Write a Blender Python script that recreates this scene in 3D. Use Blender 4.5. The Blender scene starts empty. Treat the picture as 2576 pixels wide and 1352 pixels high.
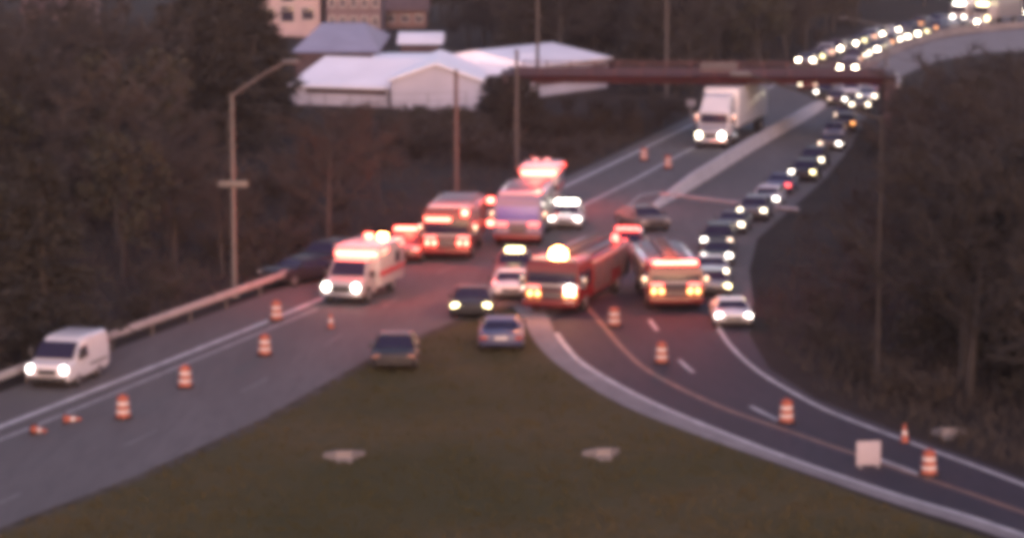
import bpy, bmesh, math, random
from mathutils import Vector, Matrix
from mathutils.geometry import tessellate_polygon
random.seed(7)
R = math.radians
S = bpy.context.scene
COL = S.collection

# ------------------------------------------------------------------ camera
CAM_H, PITCH, FPX = 20.5, R(8.0), 7407.0      # high traffic-camera pole, long lens, looking slightly down
cam_d = bpy.data.cameras.new('camera')
cam = bpy.data.objects.new('camera', cam_d)
COL.objects.link(cam)
cam.location = (0, 0, CAM_H)
cam.rotation_euler = (math.pi/2 - PITCH, 0, 0)
cam_d.sensor_width = 36.0
cam_d.lens = 36.0*FPX/2576.0
cam_d.clip_start = 0.5
cam_d.clip_end = 4000
S.camera = cam

# ------------------------------------------------------------------ world, sun, exposure
SUN_EL, SUN_AZ = R(14.0), R(172.0)     # low sun behind the camera, behind thin cloud
w = bpy.data.worlds.new('World'); S.world = w; w.use_nodes = True
nt = w.node_tree; nt.nodes.clear()
sky = nt.nodes.new('ShaderNodeTexSky'); sky.sky_type = 'NISHITA'; sky.sun_disc = False
sky.sun_elevation = SUN_EL; sky.sun_rotation = SUN_AZ; sky.dust_density = 1.5; sky.air_density = 1.0
tint = nt.nodes.new('ShaderNodeMix'); tint.data_type = 'RGBA'; tint.blend_type = 'MULTIPLY'
tint.inputs[0].default_value = 1.0
tint.inputs[7].default_value = (1.0, 0.755, 0.80, 1)      # dusk sky: mauve
bg = nt.nodes.new('ShaderNodeBackground'); bg.inputs[1].default_value = 0.15
wo = nt.nodes.new('ShaderNodeOutputWorld')
nt.links.new(sky.outputs[0], tint.inputs[6]); nt.links.new(tint.outputs[2], bg.inputs[0]); nt.links.new(bg.outputs[0], wo.inputs[0])
sl = bpy.data.lights.new('sun', 'SUN'); sl.energy = 0.22; sl.angle = R(20); sl.color = (1.0, 0.80, 0.93)
so = bpy.data.objects.new('sun', sl); COL.objects.link(so)
so.rotation_euler = Vector((-math.sin(SUN_AZ)*math.cos(R(38)), -math.cos(SUN_AZ)*math.cos(R(38)), -math.sin(R(38)))).to_track_quat('-Z', 'Y').to_euler()
S.view_settings.view_transform = 'Standard'; S.view_settings.look = 'None'
S.view_settings.exposure = 1.18; S.view_settings.gamma = 1.0
S.cycles.pixel_filter_type = 'BLACKMAN_HARRIS'
S.cycles.filter_width = 6.8                               # soft video lens
S.cycles.use_denoising = True
S.cycles.max_bounces = 5

# ------------------------------------------------------------------ ground geometry helpers
CS, SN = math.cos(PITCH), math.sin(PITCH)
def P(px, py, z=0.0):
    """point on the plane at height z seen at survey coordinate px, py"""
    a, b = px-1288.0, 676.0-py
    d = Vector((a, FPX*CS + b*SN, -FPX*SN + b*CS))
    t = (z-CAM_H)/d.z
    return Vector((d.x*t, d.y*t, z))
def SC(py):                                     # survey units per metre on the ground there
    return CS/CAM_H*(py + 365.0)
def hz(py_top, py_base): return (py_base-py_top)/(SC(py_base)*CS)
def base_of(py, h):                              # base row of a point h metres up seen at row py
    k = CS/CAM_H*h*CS
    return (py + k*365.0)/(1-k)
def poly_w(pts, z=0.0): return [P(x, y, z) for x, y in pts]

# ------------------------------------------------------------------ materials
def mat(name, col, rough=0.6, metal=0.0, var=0.0, scale=6.0, bump=0.0, coat=0.0, rnd=0.0, spec=0.5, second=None):
    m = bpy.data.materials.new(name); m.use_nodes = True
    n = m.node_tree; p = n.nodes['Principled BSDF']
    p.inputs['Roughness'].default_value = rough; p.inputs['Metallic'].default_value = metal
    p.inputs['Coat Weight'].default_value = coat; p.inputs['Specular IOR Level'].default_value = spec
    c4 = (*col, 1)
    if var == 0 and bump == 0 and rnd == 0:
        var = 0.12
    tc = n.nodes.new('ShaderNodeTexCoord')
    nz = n.nodes.new('ShaderNodeTexNoise'); nz.inputs['Scale'].default_value = scale; nz.inputs['Detail'].default_value = 6
    nz.inputs['Roughness'].default_value = 0.6
    n.links.new(tc.outputs['Object'], nz.inputs['Vector'])
    rp = n.nodes.new('ShaderNodeValToRGB')
    lo = tuple(max(0, c*(1-var)) for c in col); hi = second or tuple(min(1, c*(1+var)) for c in col)
    rp.color_ramp.elements[0].position = 0.32; rp.color_ramp.elements[1].position = 0.68
    rp.color_ramp.elements[0].color = (*lo, 1); rp.color_ramp.elements[1].color = (*hi, 1)
    n.links.new(nz.outputs['Fac'], rp.inputs[0])
    out = rp.outputs[0]
    if rnd:
        oi = n.nodes.new('ShaderNodeObjectInfo'); mr = n.nodes.new('ShaderNodeMapRange')
        mr.inputs[3].default_value = 1-rnd; mr.inputs[4].default_value = 1+rnd
        n.links.new(oi.outputs['Random'], mr.inputs[0])
        mx = n.nodes.new('ShaderNodeMix'); mx.data_type = 'RGBA'; mx.blend_type = 'MULTIPLY'; mx.inputs[0].default_value = 1
        n.links.new(out, mx.inputs[6]); n.links.new(mr.outputs[0], mx.inputs[7]); out = mx.outputs[2]
    n.links.new(out, p.inputs['Base Color'])
    if bump:
        b = n.nodes.new('ShaderNodeBump'); b.inputs['Strength'].default_value = bump; b.inputs['Distance'].default_value = 0.05
        n.links.new(nz.outputs['Fac'], b.inputs['Height']); n.links.new(b.outputs[0], p.inputs['Normal'])
    return m
def lamp_mat(name, col, strength):
    m = bpy.data.materials.new(name); m.use_nodes = True
    p = m.node_tree.nodes['Principled BSDF']
    p.inputs['Base Color'].default_value = (0.6, 0.6, 0.6, 1)
    p.inputs['Emission Color'].default_value = (*col, 1); p.inputs['Emission Strength'].default_value = strength
    return m

M = {}
def two_scale(name, c1, c2, c3, s_big, s_small, rough=0.95, bump=0.3, stretch=(1, 1, 1), rot=0):
    m = bpy.data.materials.new(name); m.use_nodes = True
    n = m.node_tree; p = n.nodes['Principled BSDF']; p.inputs['Roughness'].default_value = rough
    p.inputs['Specular IOR Level'].default_value = 0.06 if bump >= .3 else .2
    tc = n.nodes.new('ShaderNodeTexCoord'); mp = n.nodes.new('ShaderNodeMapping'); mp.inputs['Scale'].default_value = stretch; mp.inputs['Rotation'].default_value = (0, 0, R(-rot)); mp.vector_type = 'TEXTURE' if False else 'POINT'
    n.links.new(tc.outputs['Object'], mp.inputs[0])
    a = n.nodes.new('ShaderNodeTexNoise'); a.inputs['Scale'].default_value = s_big; a.inputs['Detail'].default_value = 5
    b = n.nodes.new('ShaderNodeTexNoise'); b.inputs['Scale'].default_value = s_small; b.inputs['Detail'].default_value = 8; b.inputs['Roughness'].default_value = 0.7
    n.links.new(mp.outputs[0], a.inputs['Vector']); n.links.new(mp.outputs[0], b.inputs['Vector'])
    ra = n.nodes.new('ShaderNodeValToRGB'); ra.color_ramp.elements[0].position = .38; ra.color_ramp.elements[1].position = .62
    ra.color_ramp.elements[0].color = (*c1, 1); ra.color_ramp.elements[1].color = (*c2, 1)
    n.links.new(a.outputs['Fac'], ra.inputs[0])
    rb = n.nodes.new('ShaderNodeValToRGB'); rb.color_ramp.elements[0].position = .45; rb.color_ramp.elements[1].position = .75
    rb.color_ramp.elements[0].color = (0, 0, 0, 1); rb.color_ramp.elements[1].color = (1, 1, 1, 1)
    n.links.new(b.outputs['Fac'], rb.inputs[0])
    mx = n.nodes.new('ShaderNodeMix'); mx.data_type = 'RGBA'
    n.links.new(rb.outputs[0], mx.inputs[0]); n.links.new(ra.outputs[0], mx.inputs[6]); mx.inputs[7].default_value = (*c3, 1)
    n.links.new(mx.outputs[2], p.inputs['Base Color'])
    bp = n.nodes.new('ShaderNodeBump'); bp.inputs['Strength'].default_value = bump; bp.inputs['Distance'].default_value = 0.08
    n.links.new(b.outputs['Fac'], bp.inputs['Height']); n.links.new(bp.outputs[0], p.inputs['Normal'])
    return m
M['grass'] = two_scale('winter_grass', (.062, .053, .022), (.090, .068, .033), (.054, .048, .020), .09, 1.6)
M['verge'] = two_scale('verge_leaf_litter', (.032, .025, .022), (.046, .034, .028), (.024, .020, .018), .12, 1.3)
M['asphalt'] = two_scale('worn_asphalt', (.104, .090, .088), (.132, .115, .113), (.090, .079, .078), .22, 2.2, .85, .08, (1, .14, 1), 17)
M['asphalt_new'] = two_scale('dark_asphalt', (.036, .028, .038), (.048, .037, .050), (.030, .024, .033), .25, 2.5, .8, .08, (1, .2, 1), -38)
M['gravel'] = two_scale('dirt_and_gravel', (.050, .040, .026), (.095, .080, .068), (.055, .046, .032), .9, 3.5)
M['conc'] = two_scale('concrete', (.34, .30, .30), (.42, .38, .38), (.26, .23, .23), .5, 3.5, .9, .1)
M['conc_l'] = two_scale('pale_concrete', (.50, .45, .46), (.58, .53, .54), (.42, .38, .39), .5, 3.5, .9, .1)
M['conc_d'] = two_scale('stained_concrete', (.20, .175, .18), (.27, .24, .24), (.15, .13, .13), .35, 2.5, .9, .1)
M['paint_w'] = mat('road_paint_white', (.50, .47, .47), .7, var=.25, scale=1.2)
M['paint_d'] = mat('worn_road_paint', (.15, .135, .135), .8, var=.3, scale=1.2)
M['paint_o'] = mat('road_paint_yellow', (.23, .12, .085), .7, var=.3, scale=1.2)
M['steel'] = mat('galvanised_steel', (.36, .34, .35), .5, .5, var=.12, scale=3)
M['pole'] = mat('pole_steel', (.12, .11, .11), .6, .3, var=.12, scale=3)
M['rust'] = mat('rust_red_paint', (.050, .016, .020), .8, 0, var=.25, scale=.8, spec=.1)
M['rust_rail'] = mat('rail_red_paint', (.085, .026, .032), .6, 0, var=.2, scale=1)
M['wood'] = mat('pole_wood', (.075, .062, .06), .9, 0, var=.2, scale=4)
M['bark'] = mat('bark', (.034, .029, .029), .95, 0, var=.3, scale=4, bump=.4)
M['twig'] = mat('bare_twigs', (.031, .026, .026), .95, 0, var=.25, scale=1.5, rnd=.3)
M['pine'] = mat('dark_needles', (.024, .021, .019), .9, 0, var=.35, scale=1.2, rnd=.25)
M['leafy'] = mat('olive_leaves', (.030, .026, .015), .85, 0, var=.35, scale=1.0, rnd=.3)
M['dry'] = mat('dry_brush', (.036, .028, .024), .95, 0, var=.35, scale=1.0, rnd=.3)
M['glass'] = mat('dark_glass', (.022, .018, .042), .2, 0, var=.1, spec=.35)
M['glass_sky'] = mat('sky_painted_windscreen', (.10, .11, .40), .4, 0, var=.1, spec=.9)  # lavender sky reflection painted into the glass colour
M['tyre'] = mat('tyre_rubber', (.018, .017, .018), .9, var=.2)
M['rim'] = mat('wheel_alloy', (.35, .34, .35), .35, .8, var=.1)
M['black'] = mat('black_trim', (.02, .018, .02), .6, var=.2)
M['chrome'] = mat('chrome', (.55, .53, .55), .2, .9, var=.05)
M['lens'] = mat('lamp_lens_off', (.42, .38, .36), .2, var=.1, spec=.8)
M['lens_amber'] = mat('lamp_lens_amber', (.32, .15, .10), .25, var=.1, spec=.8)
M['tail_off'] = mat('tail_lens', (.22, .015, .02), .25, var=.1, spec=.8)
M['head'] = lamp_mat('headlamp_lit', (1.0, .84, .58), 9)
M['head_cool'] = lamp_mat('headlamp_lit_white', (1.0, .89, .76), 11)
M['head_yel'] = lamp_mat('headlamp_lit_yellow', (1.0, .82, .38), 9)
M['head_van'] = lamp_mat('headlamp_dipped', (1.0, .90, .84), 5)
M['head_far'] = lamp_mat('headlamp_full_beam', (1.0, .85, .62), 38)
M['head_dim'] = lamp_mat('headlamp_lit_dim', (1.0, .68, .48), 3.2)
M['head_amb'] = lamp_mat('headlamp_lit_amber', (1.0, .36, .08), 4.5)
M['red_hot'] = lamp_mat('beacon_red_bright', (1.0, .085, .05), 9)
M['red_mid'] = lamp_mat('beacon_red', (1.0, .045, .03), 5)
M['amber_hot'] = lamp_mat('beacon_amber_white', (1.0, .36, .10), 45)
M['p_fire'] = mat('fire_red_paint', (.13, .008, .010), .4, coat=.2, var=.1)
M['p_white'] = mat('white_paint', (.62, .59, .62), .35, coat=.5, var=.05, scale=2)
M['p_cream'] = mat('pale_paint', (.40, .37, .38), .35, coat=.5, var=.05)
M['p_mauve'] = mat('blue_grey_paint', (.15, .14, .24), .5, coat=.1, var=.08)
M['p_silver'] = mat('silver_paint', (.36, .35, .38), .3, .5, coat=.5, var=.05)
M['p_grey'] = mat('grey_paint', (.085, .08, .095), .5, .1, coat=.1, var=.08)
M['p_black'] = mat('black_paint', (.022, .018, .022), .5, coat=.08, var=.1, spec=.2)
M['p_blue'] = mat('blue_paint', (.055, .06, .13), .5, .1, coat=.1, var=.08)
M['p_navy'] = mat('navy_paint', (.03, .033, .07), .5, .1, coat=.1, var=.08)
M['p_maroon'] = mat('maroon_paint', (.07, .018, .02), .5, coat=.1, var=.1)
M['p_red'] = mat('red_paint', (.26, .03, .03), .3, coat=.6, var=.1)
M['p_tan'] = mat('tan_paint', (.11, .085, .075), .5, coat=.1, var=.08)
M['p_green'] = mat('green_grey_paint', (.10, .12, .11), .35, coat=.5, var=.08)
M['stripe'] = mat('red_stripe', (.42, .05, .06), .4, var=.1)
M['alu'] = mat('brushed_aluminium', (.105, .095, .10), .5, .3, var=.1)
M['orange'] = mat('barrel_orange', (.33, .075, .042), .6, var=.15, scale=3)
M['reflect'] = mat('reflective_white', (.52, .46, .45), .5, var=.08)
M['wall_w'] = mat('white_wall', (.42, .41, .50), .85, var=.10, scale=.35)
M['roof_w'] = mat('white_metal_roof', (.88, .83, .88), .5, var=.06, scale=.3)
M['roof_p'] = mat('grey_purple_roof', (.32, .29, .37), .7, var=.12, scale=.4)
M['wall_d'] = mat('dark_wall', (.075, .045, .05), .9, var=.2, scale=.6)
M['wall_pink'] = mat('pinkish_render', (.42, .31, .32), .9, var=.12, scale=.5)
M['wall_mv'] = mat('mauve_brown_render', (.17, .115, .125), .9, var=.15, scale=.5)
M['wall_brn'] = mat('brown_siding', (.20, .12, .11), .9, var=.15, scale=.5)
M['roof_b'] = mat('brown_shingles', (.13, .075, .07), .9, var=.2, scale=1.2)
M['sign_g'] = mat('grey_sign_back', (.075, .065, .075), .6, .3, var=.15)
M['sign_w'] = mat('white_sign_face', (.33, .29, .33), .6, var=.08)

# ------------------------------------------------------------------ mesh builder
class MB:
    def __init__(s): s.v = []; s.f = []
    def add(s, vs, fs):
        o = len(s.v); s.v += [Vector(v) for v in vs]; s.f += [tuple(i+o for i in f) for f in fs]; return s
    def box(s, x0, x1, y0, y1, z0, z1, bev=0.0, seg=2):
        if bev <= 0:
            return s.add([(x0,y0,z0),(x1,y0,z0),(x1,y1,z0),(x0,y1,z0),(x0,y0,z1),(x1,y0,z1),(x1,y1,z1),(x0,y1,z1)],
                         [(0,3,2,1),(4,5,6,7),(0,1,5,4),(1,2,6,5),(2,3,7,6),(3,0,4,7)])
        b = bmesh.new(); bmesh.ops.create_cube(b, size=1)
        for v in b.verts: v.co = Vector(((x0+x1)/2+v.co.x*(x1-x0), (y0+y1)/2+v.co.y*(y1-y0), (z0+z1)/2+v.co.z*(z1-z0)))
        bmesh.ops.bevel(b, geom=b.edges[:], offset=bev, segments=seg, affect='EDGES', profile=.6)
        b.verts.index_update()
        s.add([v.co.copy() for v in b.verts], [[v.index for v in f.verts] for f in b.faces]); b.free(); return s
    def loft(s, rings, cap=True, closed=True):
        o = len(s.v); n = len(rings[0])
        for r in rings: s.v += [Vector(p) for p in r]
        for i in range(len(rings)-1):
            for j in range(n if closed else n-1):
                k = (j+1) % n
                s.f.append((o+i*n+j, o+i*n+k, o+(i+1)*n+k, o+(i+1)*n+j))
        if cap:
            s.f.append(tuple(o+j for j in reversed(range(n)))); s.f.append(tuple(o+(len(rings)-1)*n+j for j in range(n)))
        return s
    def tube(s, path, radii, n=8, cap=True):
        path = [Vector(p) for p in path]; rings = []
        for i, p in enumerate(path):
            d = (path[min(i+1, len(path)-1)]-path[max(i-1, 0)]).normalized()
            u = d.cross(Vector((0, 0, 1)) if abs(d.z) < .9 else Vector((1, 0, 0))).normalized(); q = d.cross(u)
            r = radii[i] if isinstance(radii, (list, tuple)) else radii
            rings.append([p+u*(r*math.cos(t*2*math.pi/n))+q*(r*math.sin(t*2*math.pi/n)) for t in range(n)])
        return s.loft(rings, cap)
    def slab(s, pts, t):                        # quad or polygon with thickness t along its normal
        pts = [Vector(p) for p in pts]; n = (pts[1]-pts[0]).cross(pts[2]-pts[0]).normalized()*t
        return s.loft([pts, [p+n for p in pts]])
    def lathe(s, prof, n=16, c=(0, 0, 0)):
        rings = [[(c[0]+r*math.cos(2*math.pi*k/n), c[1]+r*math.sin(2*math.pi*k/n), c[2]+z) for k in range(n)] for r, z in prof]
        return s.loft(rings)
    def build(s, name, m, parent=None, ang=35, link=True):
        me = bpy.data.meshes.new(name); me.from_pydata([tuple(v) for v in s.v], [], s.f)
        me.materials.append(m)
        b = bmesh.new(); b.from_mesh(me); bmesh.ops.recalc_face_normals(b, faces=b.faces[:]); b.to_mesh(me); b.free()
        if ang:
            for p in me.polygons: p.use_smooth = True
            me.set_sharp_from_angle(angle=R(ang))
        o = bpy.data.objects.new(name, me)
        COL.objects.link(o)
        if parent: o.parent = parent
        return o
def tag(o, label=None, cat=None, group=None, kind=None):
    if label: o['label'] = label
    if cat: o['category'] = cat
    if group: o['group'] = group
    if kind: o['kind'] = kind
    return o
def empty(name, loc=(0, 0, 0), rz=0.0):
    o = bpy.data.objects.new(name, None); COL.objects.link(o); o.location = loc; o.rotation_euler = (0, 0, rz)
    o.empty_display_size = .5; return o
KIDS = {}
def kids(o):
    return list(o.children)
def dup(root):
    r = root.copy(); COL.objects.link(r)
    for ch in kids(root):
        c = ch.copy(); COL.objects.link(c); c.parent = r
        for g in kids(ch):
            d = g.copy(); COL.objects.link(d); d.parent = c
    return r
def setmat(o, m):
    sl_ = o.material_slots[0]; sl_.link = 'OBJECT'; sl_.material = m
def flat(name, pts, m, z, kind='structure', label=None):
    w_ = poly_w(pts, z); tri = tessellate_polygon([w_])
    b = MB(); b.v = w_; b.f = [tuple(t) for t in tri]
    me = bpy.data.meshes.new(name); me.from_pydata([tuple(v) for v in w_], [], b.f); me.materials.append(m)
    bm = bmesh.new(); bm.from_mesh(me)
    for f in bm.faces:
        f.normal_update()
        if f.normal.z < 0: f.normal_flip()
    bm.to_mesh(me); bm.free()
    o = bpy.data.objects.new(name, me); COL.objects.link(o); tag(o, label, kind=kind); return o
def smooth_path(pts, n=8):
    out = []
    for i in range(len(pts)-1):
        p0, p1, p2, p3 = pts[max(i-1, 0)], pts[i], pts[i+1], pts[min(i+2, len(pts)-1)]
        for k in range(n):
            t = k/n
            out.append((p1*2+(p2-p0)*t+(p0*2-p1*5+p2*4-p3)*t*t+(p1*3-p0-p2*3+p3)*t*t*t)*.5)
    out.append(pts[-1]); return out
def ribbon(mb, path, wd, z):
    L_, R_ = [], []
    for i, p in enumerate(path):
        d = path[min(i+1, len(path)-1)]-path[max(i-1, 0)]; nrm = Vector((-d.y, d.x, 0)).normalized()*wd/2
        L_.append((p.x+nrm.x, p.y+nrm.y, z)); R_.append((p.x-nrm.x, p.y-nrm.y, z))
    o = len(mb.v); mb.v += [Vector(q) for q in L_+R_]; n = len(path)
    mb.f += [(o+i, o+n+i, o+n+i+1, o+i+1) for i in range(n-1)]
def resample(path, step):
    out = [path[0]]; acc = 0
    for a, b in zip(path, path[1:]):
        l = (b-a).length; t = step-acc
        while t <= l:
            out.append(a+(b-a)*(t/l)); t += step
        acc = (acc+l) % step
    return out
def wpath(pts, n=6): return smooth_path([P(x, y) for x, y in pts], n)

# ------------------------------------------------------------------ ground and roads
g = MB(); NX, NY = 60, 90
for j in range(NY+1):
    for i in range(NX+1):
        g.v.append(Vector((-450+900*i/NX, -60+1060*j/NY, -0.01)))
g.f = [(j*(NX+1)+i, j*(NX+1)+i+1, (j+1)*(NX+1)+i+1, (j+1)*(NX+1)+i) for j in range(NY) for i in range(NX)]
tag(g.build('ground', M['verge'], ang=0), kind='structure')
# mown grass wedge between the carriageway and the ramp
flat('lawn', [(-500,1560),(60,1290),(350,1180),(660,1040),(900,905),(1080,825),(1240,765),(1330,790),(1380,890),(1560,1020),(1800,1110),
              (2000,1185),(2250,1275),(2480,1350),(2900,1500),(2900,2000),(-500,2000)], M['grass'], .004)
L1 = [(-400,1135),(55,966),(265,886),(735,714),(1060,598),(1240,520),(1400,457),(1580,370),(1740,292),(1850,235),(1960,180),(2080,125),(2200,84),(2350,44),(2520,14),(2760,-12)]
R2 = [(2760,50),(2480,78),(2350,98),(2250,130),(2190,170),(2180,225),(2180,290),(2140,370),(2075,450),(1985,530),(1905,600),(1885,680),(1895,760),(1885,840),(1935,925),(2050,1000),(2300,1100),(2480,1165),(2900,1330)]
L2 = [(2900,1470),(2480,1322),(2250,1252),(2000,1167),(1780,1082),(1600,1004),(1450,915),(1400,860),(1370,800),(1310,770),(1230,772)]
R1 = [(1080,832),(900,917),(660,1052),(350,1192),(60,1302),(-450,1520)]
flat('road', L1+R2+L2+R1, M['asphalt'], .010)
flat('ramp_road', [(2900,1470),(2480,1322),(2250,1252),(2000,1167),(1780,1082),(1600,1004),(1450,915),(1400,860),(1385,800),(1440,760),(1560,735),(1700,735),(1830,760),
                   (1880,800),(1885,840),(1935,925),(2050,1000),(2300,1100),(2480,1165),(2900,1330)], M['asphalt_new'], .014)
# concrete shoulder along the inside of the ramp
sh = MB(); LA = wpath([(1290,770),(1318,810),(1352,868),(1420,930),(1560,1016),(1760,1096),(2000,1180),(2250,1266),(2480,1338),(2900,1492)])
LB = wpath([(1372,778),(1388,820),(1412,866),(1462,914),(1606,1000),(1784,1078),(2004,1164),(2254,1249),(2484,1319),(2904,1468)])
for a in LA: sh.v.append(Vector((a.x, a.y, .018)))
for a in LB: sh.v.append(Vector((a.x, a.y, .018)))
nn = len(LA); sh.f = [(i, nn+i, nn+i+1, i+1) for i in range(nn-1)]
tag(sh.build('concrete_shoulder', M['conc_d'], ang=0), kind='structure')
# paved far shoulder right of the distant queue
flat('far_shoulder', [(2090,222),(2175,176),(2255,132),(2350,100),(2480,80),(2760,58),(2760,120),(2480,132),(2360,152),(2270,190),(2220,235),(2180,262)], M['conc_d'], .014)
ge = MB(); ribbon(ge, wpath([(1260,776),(1080,832),(900,917),(660,1052),(350,1192),(60,1302),(-450,1520)]), 1.0, .007)
tag(ge.build('gravel_edge', M['gravel'], ang=0), kind='structure')
# painted markings
mk = MB()
ribbon(mk, wpath([(-150,1132),(60,1050),(430,905),(800,755),(1080,630),(1250,550),(1420,470),(1580,393),(1750,310),(1860,258),(1960,208)]), .26, .018)
ribbon(mk, wpath([(-150,1160),(60,1082),(430,930),(800,776)]), .10, .018)
ribbon(mk, wpath([(1900,300),(1735,377),(1590,455),(1440,530)]), .20, .018)
def dashes(pts, dash, gap, wd, off=0):
    pa = resample(wpath(pts, 10), .5); n1, n2 = int(dash/.5), int(gap/.5); i = int(off/.5)
    while i+n1 < len(pa):
        ribbon(mk, pa[i:i+n1+1], wd, .018); i += n1+n2
ribbon(mk, wpath([(1400,838),(1424,872),(1474,920),(1610,998),(1786,1075),(2006,1160),(2256,1245),(2486,1315),(2900,1462)]), .22, .024)
dashes([(1610,770),(1660,840),(1722,918),(1830,990),(2005,1078),(2200,1150),(2500,1262)], 3, 7.5, .16, 4)
ribbon(mk, wpath([(1790,790),(1830,860),(1900,928),(2000,990),(2100,1040),(2300,1116),(2480,1182),(2900,1345)]), .18, .018)
tag(mk.build('road_markings', M['paint_w'], ang=0), kind='structure')
mk = MB()
dashes([(1440,530),(1250,625),(1080,700),(740,915),(400,1080),(-100,1310)], 3, 8, .14, 2)
tag(mk.build('worn_lane_markings', M['paint_d'], ang=0), kind='structure')
mk2 = MB()
ribbon(mk2, wpath([(1478,772),(1520,822),(1570,880),(1640,938),(1800,1018),(2000,1090),(2250,1176),(2500,1262),(2900,1405)]), .22, .018)
tag(mk2.build('ramp_centre_markings', M['paint_o'], ang=0), kind='structure')

# ------------------------------------------------------------------ barriers and guardrail
def jersey(name, pts, m, h, label):
    pa = wpath(pts, 6); b = MB(); rings = []
    for i, p in enumerate(pa):
        d = pa[min(i+1, len(pa)-1)]-pa[max(i-1, 0)]; n = Vector((-d.y, d.x, 0)).normalized()
        hh = h*min(1, .25+.14*min(i, len(pa)-1-i)); rings.append([p+n*a+Vector((0, 0, z*hh)) for a, z in ((.30,.02),(.30,.1),(.16,.4),(.10,1),(-.10,1),(-.16,.4),(-.30,.1),(-.30,.02))])
    b.loft(rings); o = b.build(name, m, ang=30); tag(o, label, 'barrier'); return o
jersey('concrete_barrier', [(1645,522),(1760,458),(1880,383),(2036,292),(2075,262)], M['conc_l'], .85, 'pale concrete barrier running up the middle between truck and queue')
jersey('concrete_barrier', [(2098,214),(2160,178),(2250,132),(2350,98),(2480,78),(2760,54)], M['conc_d'], .8, 'far concrete barrier curving beside the distant headlights past the bridge')
gr = empty('guardrail', P(265, 886)); O0 = Vector(gr.location)
tag(gr, 'long pale metal guardrail behind the white van', 'guardrail')
pa = resample(wpath([(735,716),(560,780),(265,888),(55,968),(-250,1085)], 8), 2.0)
bm_ = MB(); rings = []
for i, p in enumerate(pa):
    d = pa[min(i+1, len(pa)-1)]-pa[max(i-1, 0)]; n = Vector((-d.y, d.x, 0)).normalized(); n = n if n.y < 0 else -n
    rings.append([p-O0+n*a+Vector((0, 0, z)) for a, z in ((0,.5),(.07,.55),(.07,.60),(.02,.65),(.07,.70),(.07,.76),(0,.82),(-.02,.82),(.0,.65),(-.02,.5))])
bm_.loft(rings); bm_.build('rail_beam', M['conc'], gr)
for p in pa[::2]:
    q = MB(); q.box(p.x-O0.x-.06, p.x-O0.x+.06, p.y-O0.y+.03, p.y-O0.y+.17, 0, .78); q.build('post', M['wood'], gr)

# ------------------------------------------------------------------ bridge
A, B = P(1296, 350), P(2222, 356)
ax = (B-A); BL = ax.length; rz = math.atan2(ax.y, ax.x)
br = empty('overpass_bridge', A, rz); tag(br, 'rust red steel girder bridge crossing over both roads', 'bridge')
ZB, ZT = 4.18, 4.52
q = MB(); q.box(0, BL, -.02, .02, ZB, ZT); q.box(0, BL, -.18, .18, ZB-.06, ZB); q.box(0, BL, -.18, .18, ZT, ZT+.06)
for k in range(int(BL/1.4)+1): q.box(k*1.4, k*1.4+.05, -.16, -.02, ZB, ZT)
q.build('girder', M['rust'], br, 0)
q = MB(); q.box(0, BL, 7.4, 7.7, ZB, ZT+.06); q.build('girder', M['rust'], br, 0)
q = MB(); q.box(-.4, BL+.4, -.5, 8.2, ZT+.06, ZT+.18); q.build('deck', M['rust'], br, 0)
for yy in (-.42, 8.02):
    q = MB()
    for zz in (.26, .48): q.box(0, BL, yy, yy+.1, ZT+.18+zz-.07, ZT+.18+zz)
    for k in range(int(BL/1.8)+1): q.box(k*1.8, k*1.8+.1, yy+.005, yy+.095, ZT+.18, ZT+.18+.41)
    q.build('railing', M['rust_rail'], br, 0)
for x0, x1 in ((-.9, -.02), (BL+.02, BL+.9)):
    q = MB(); q.box(x0, x1, .3, 7.9, -.05, ZT+.05, .05); q.box(x0-.1 if x0 < 0 else x0, x1 if x0 < 0 else x1+.1, .2, 8.0, ZT+.055, ZT+.17, .03); q.build('abutment', M['wall_d'], br)

# ------------------------------------------------------------------ cars
def lerp(a, b, t): return Vector(a)+(Vector(b)-Vector(a))*t
def inset(q, s=.08, t=.08):
    a, b, c, d = [Vector(v) for v in q]
    bot0, bot1 = lerp(a, b, s), lerp(a, b, 1-s); top0, top1 = lerp(d, c, s), lerp(d, c, 1-s)
    return [lerp(bot0, top0, t), lerp(bot1, top1, t), lerp(bot1, top1, 1-t), lerp(bot0, top0, 1-t)]
def wheels(root, xs, y, r, wd=.22, dual=False):
    for x in xs:
        for sgn in (1, -1):
            q = MB(); yo = sgn*y; yi = sgn*(y-wd)
            q.tube([(x, yi, r), (x, lerp((0,yi,0),(0,yo,0),.12).y, r), (x, lerp((0,yi,0),(0,yo,0),.88).y, r), (x, yo, r)], [r*.9, r, r, r*.88], 18)
            t = q.build('wheel', M['tyre'], root)
            q = MB(); q.tube([(x, yo-sgn*.02, r), (x, yo+sgn*.012, r), (x, yo+sgn*.02, r)], [r*.62, r*.6, r*.2], 14); q.build('rim', M['rim'], t)
def car_ring(x, hw, zl, zt, crown=.03):
    zm = zl+(zt-zl)*.5
    return [(x, 0, zl), (x, hw*.86, zl), (x, hw*.98, zl+.10), (x, hw, zm), (x, hw*.965, zt-.10), (x, hw*.86, zt-.01), (x, 0, zt+crown),
            (x, -hw*.86, zt-.01), (x, -hw*.965, zt-.10), (x, -hw, zm), (x, -hw*.98, zl+.10), (x, -hw*.86, zl)]
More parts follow.
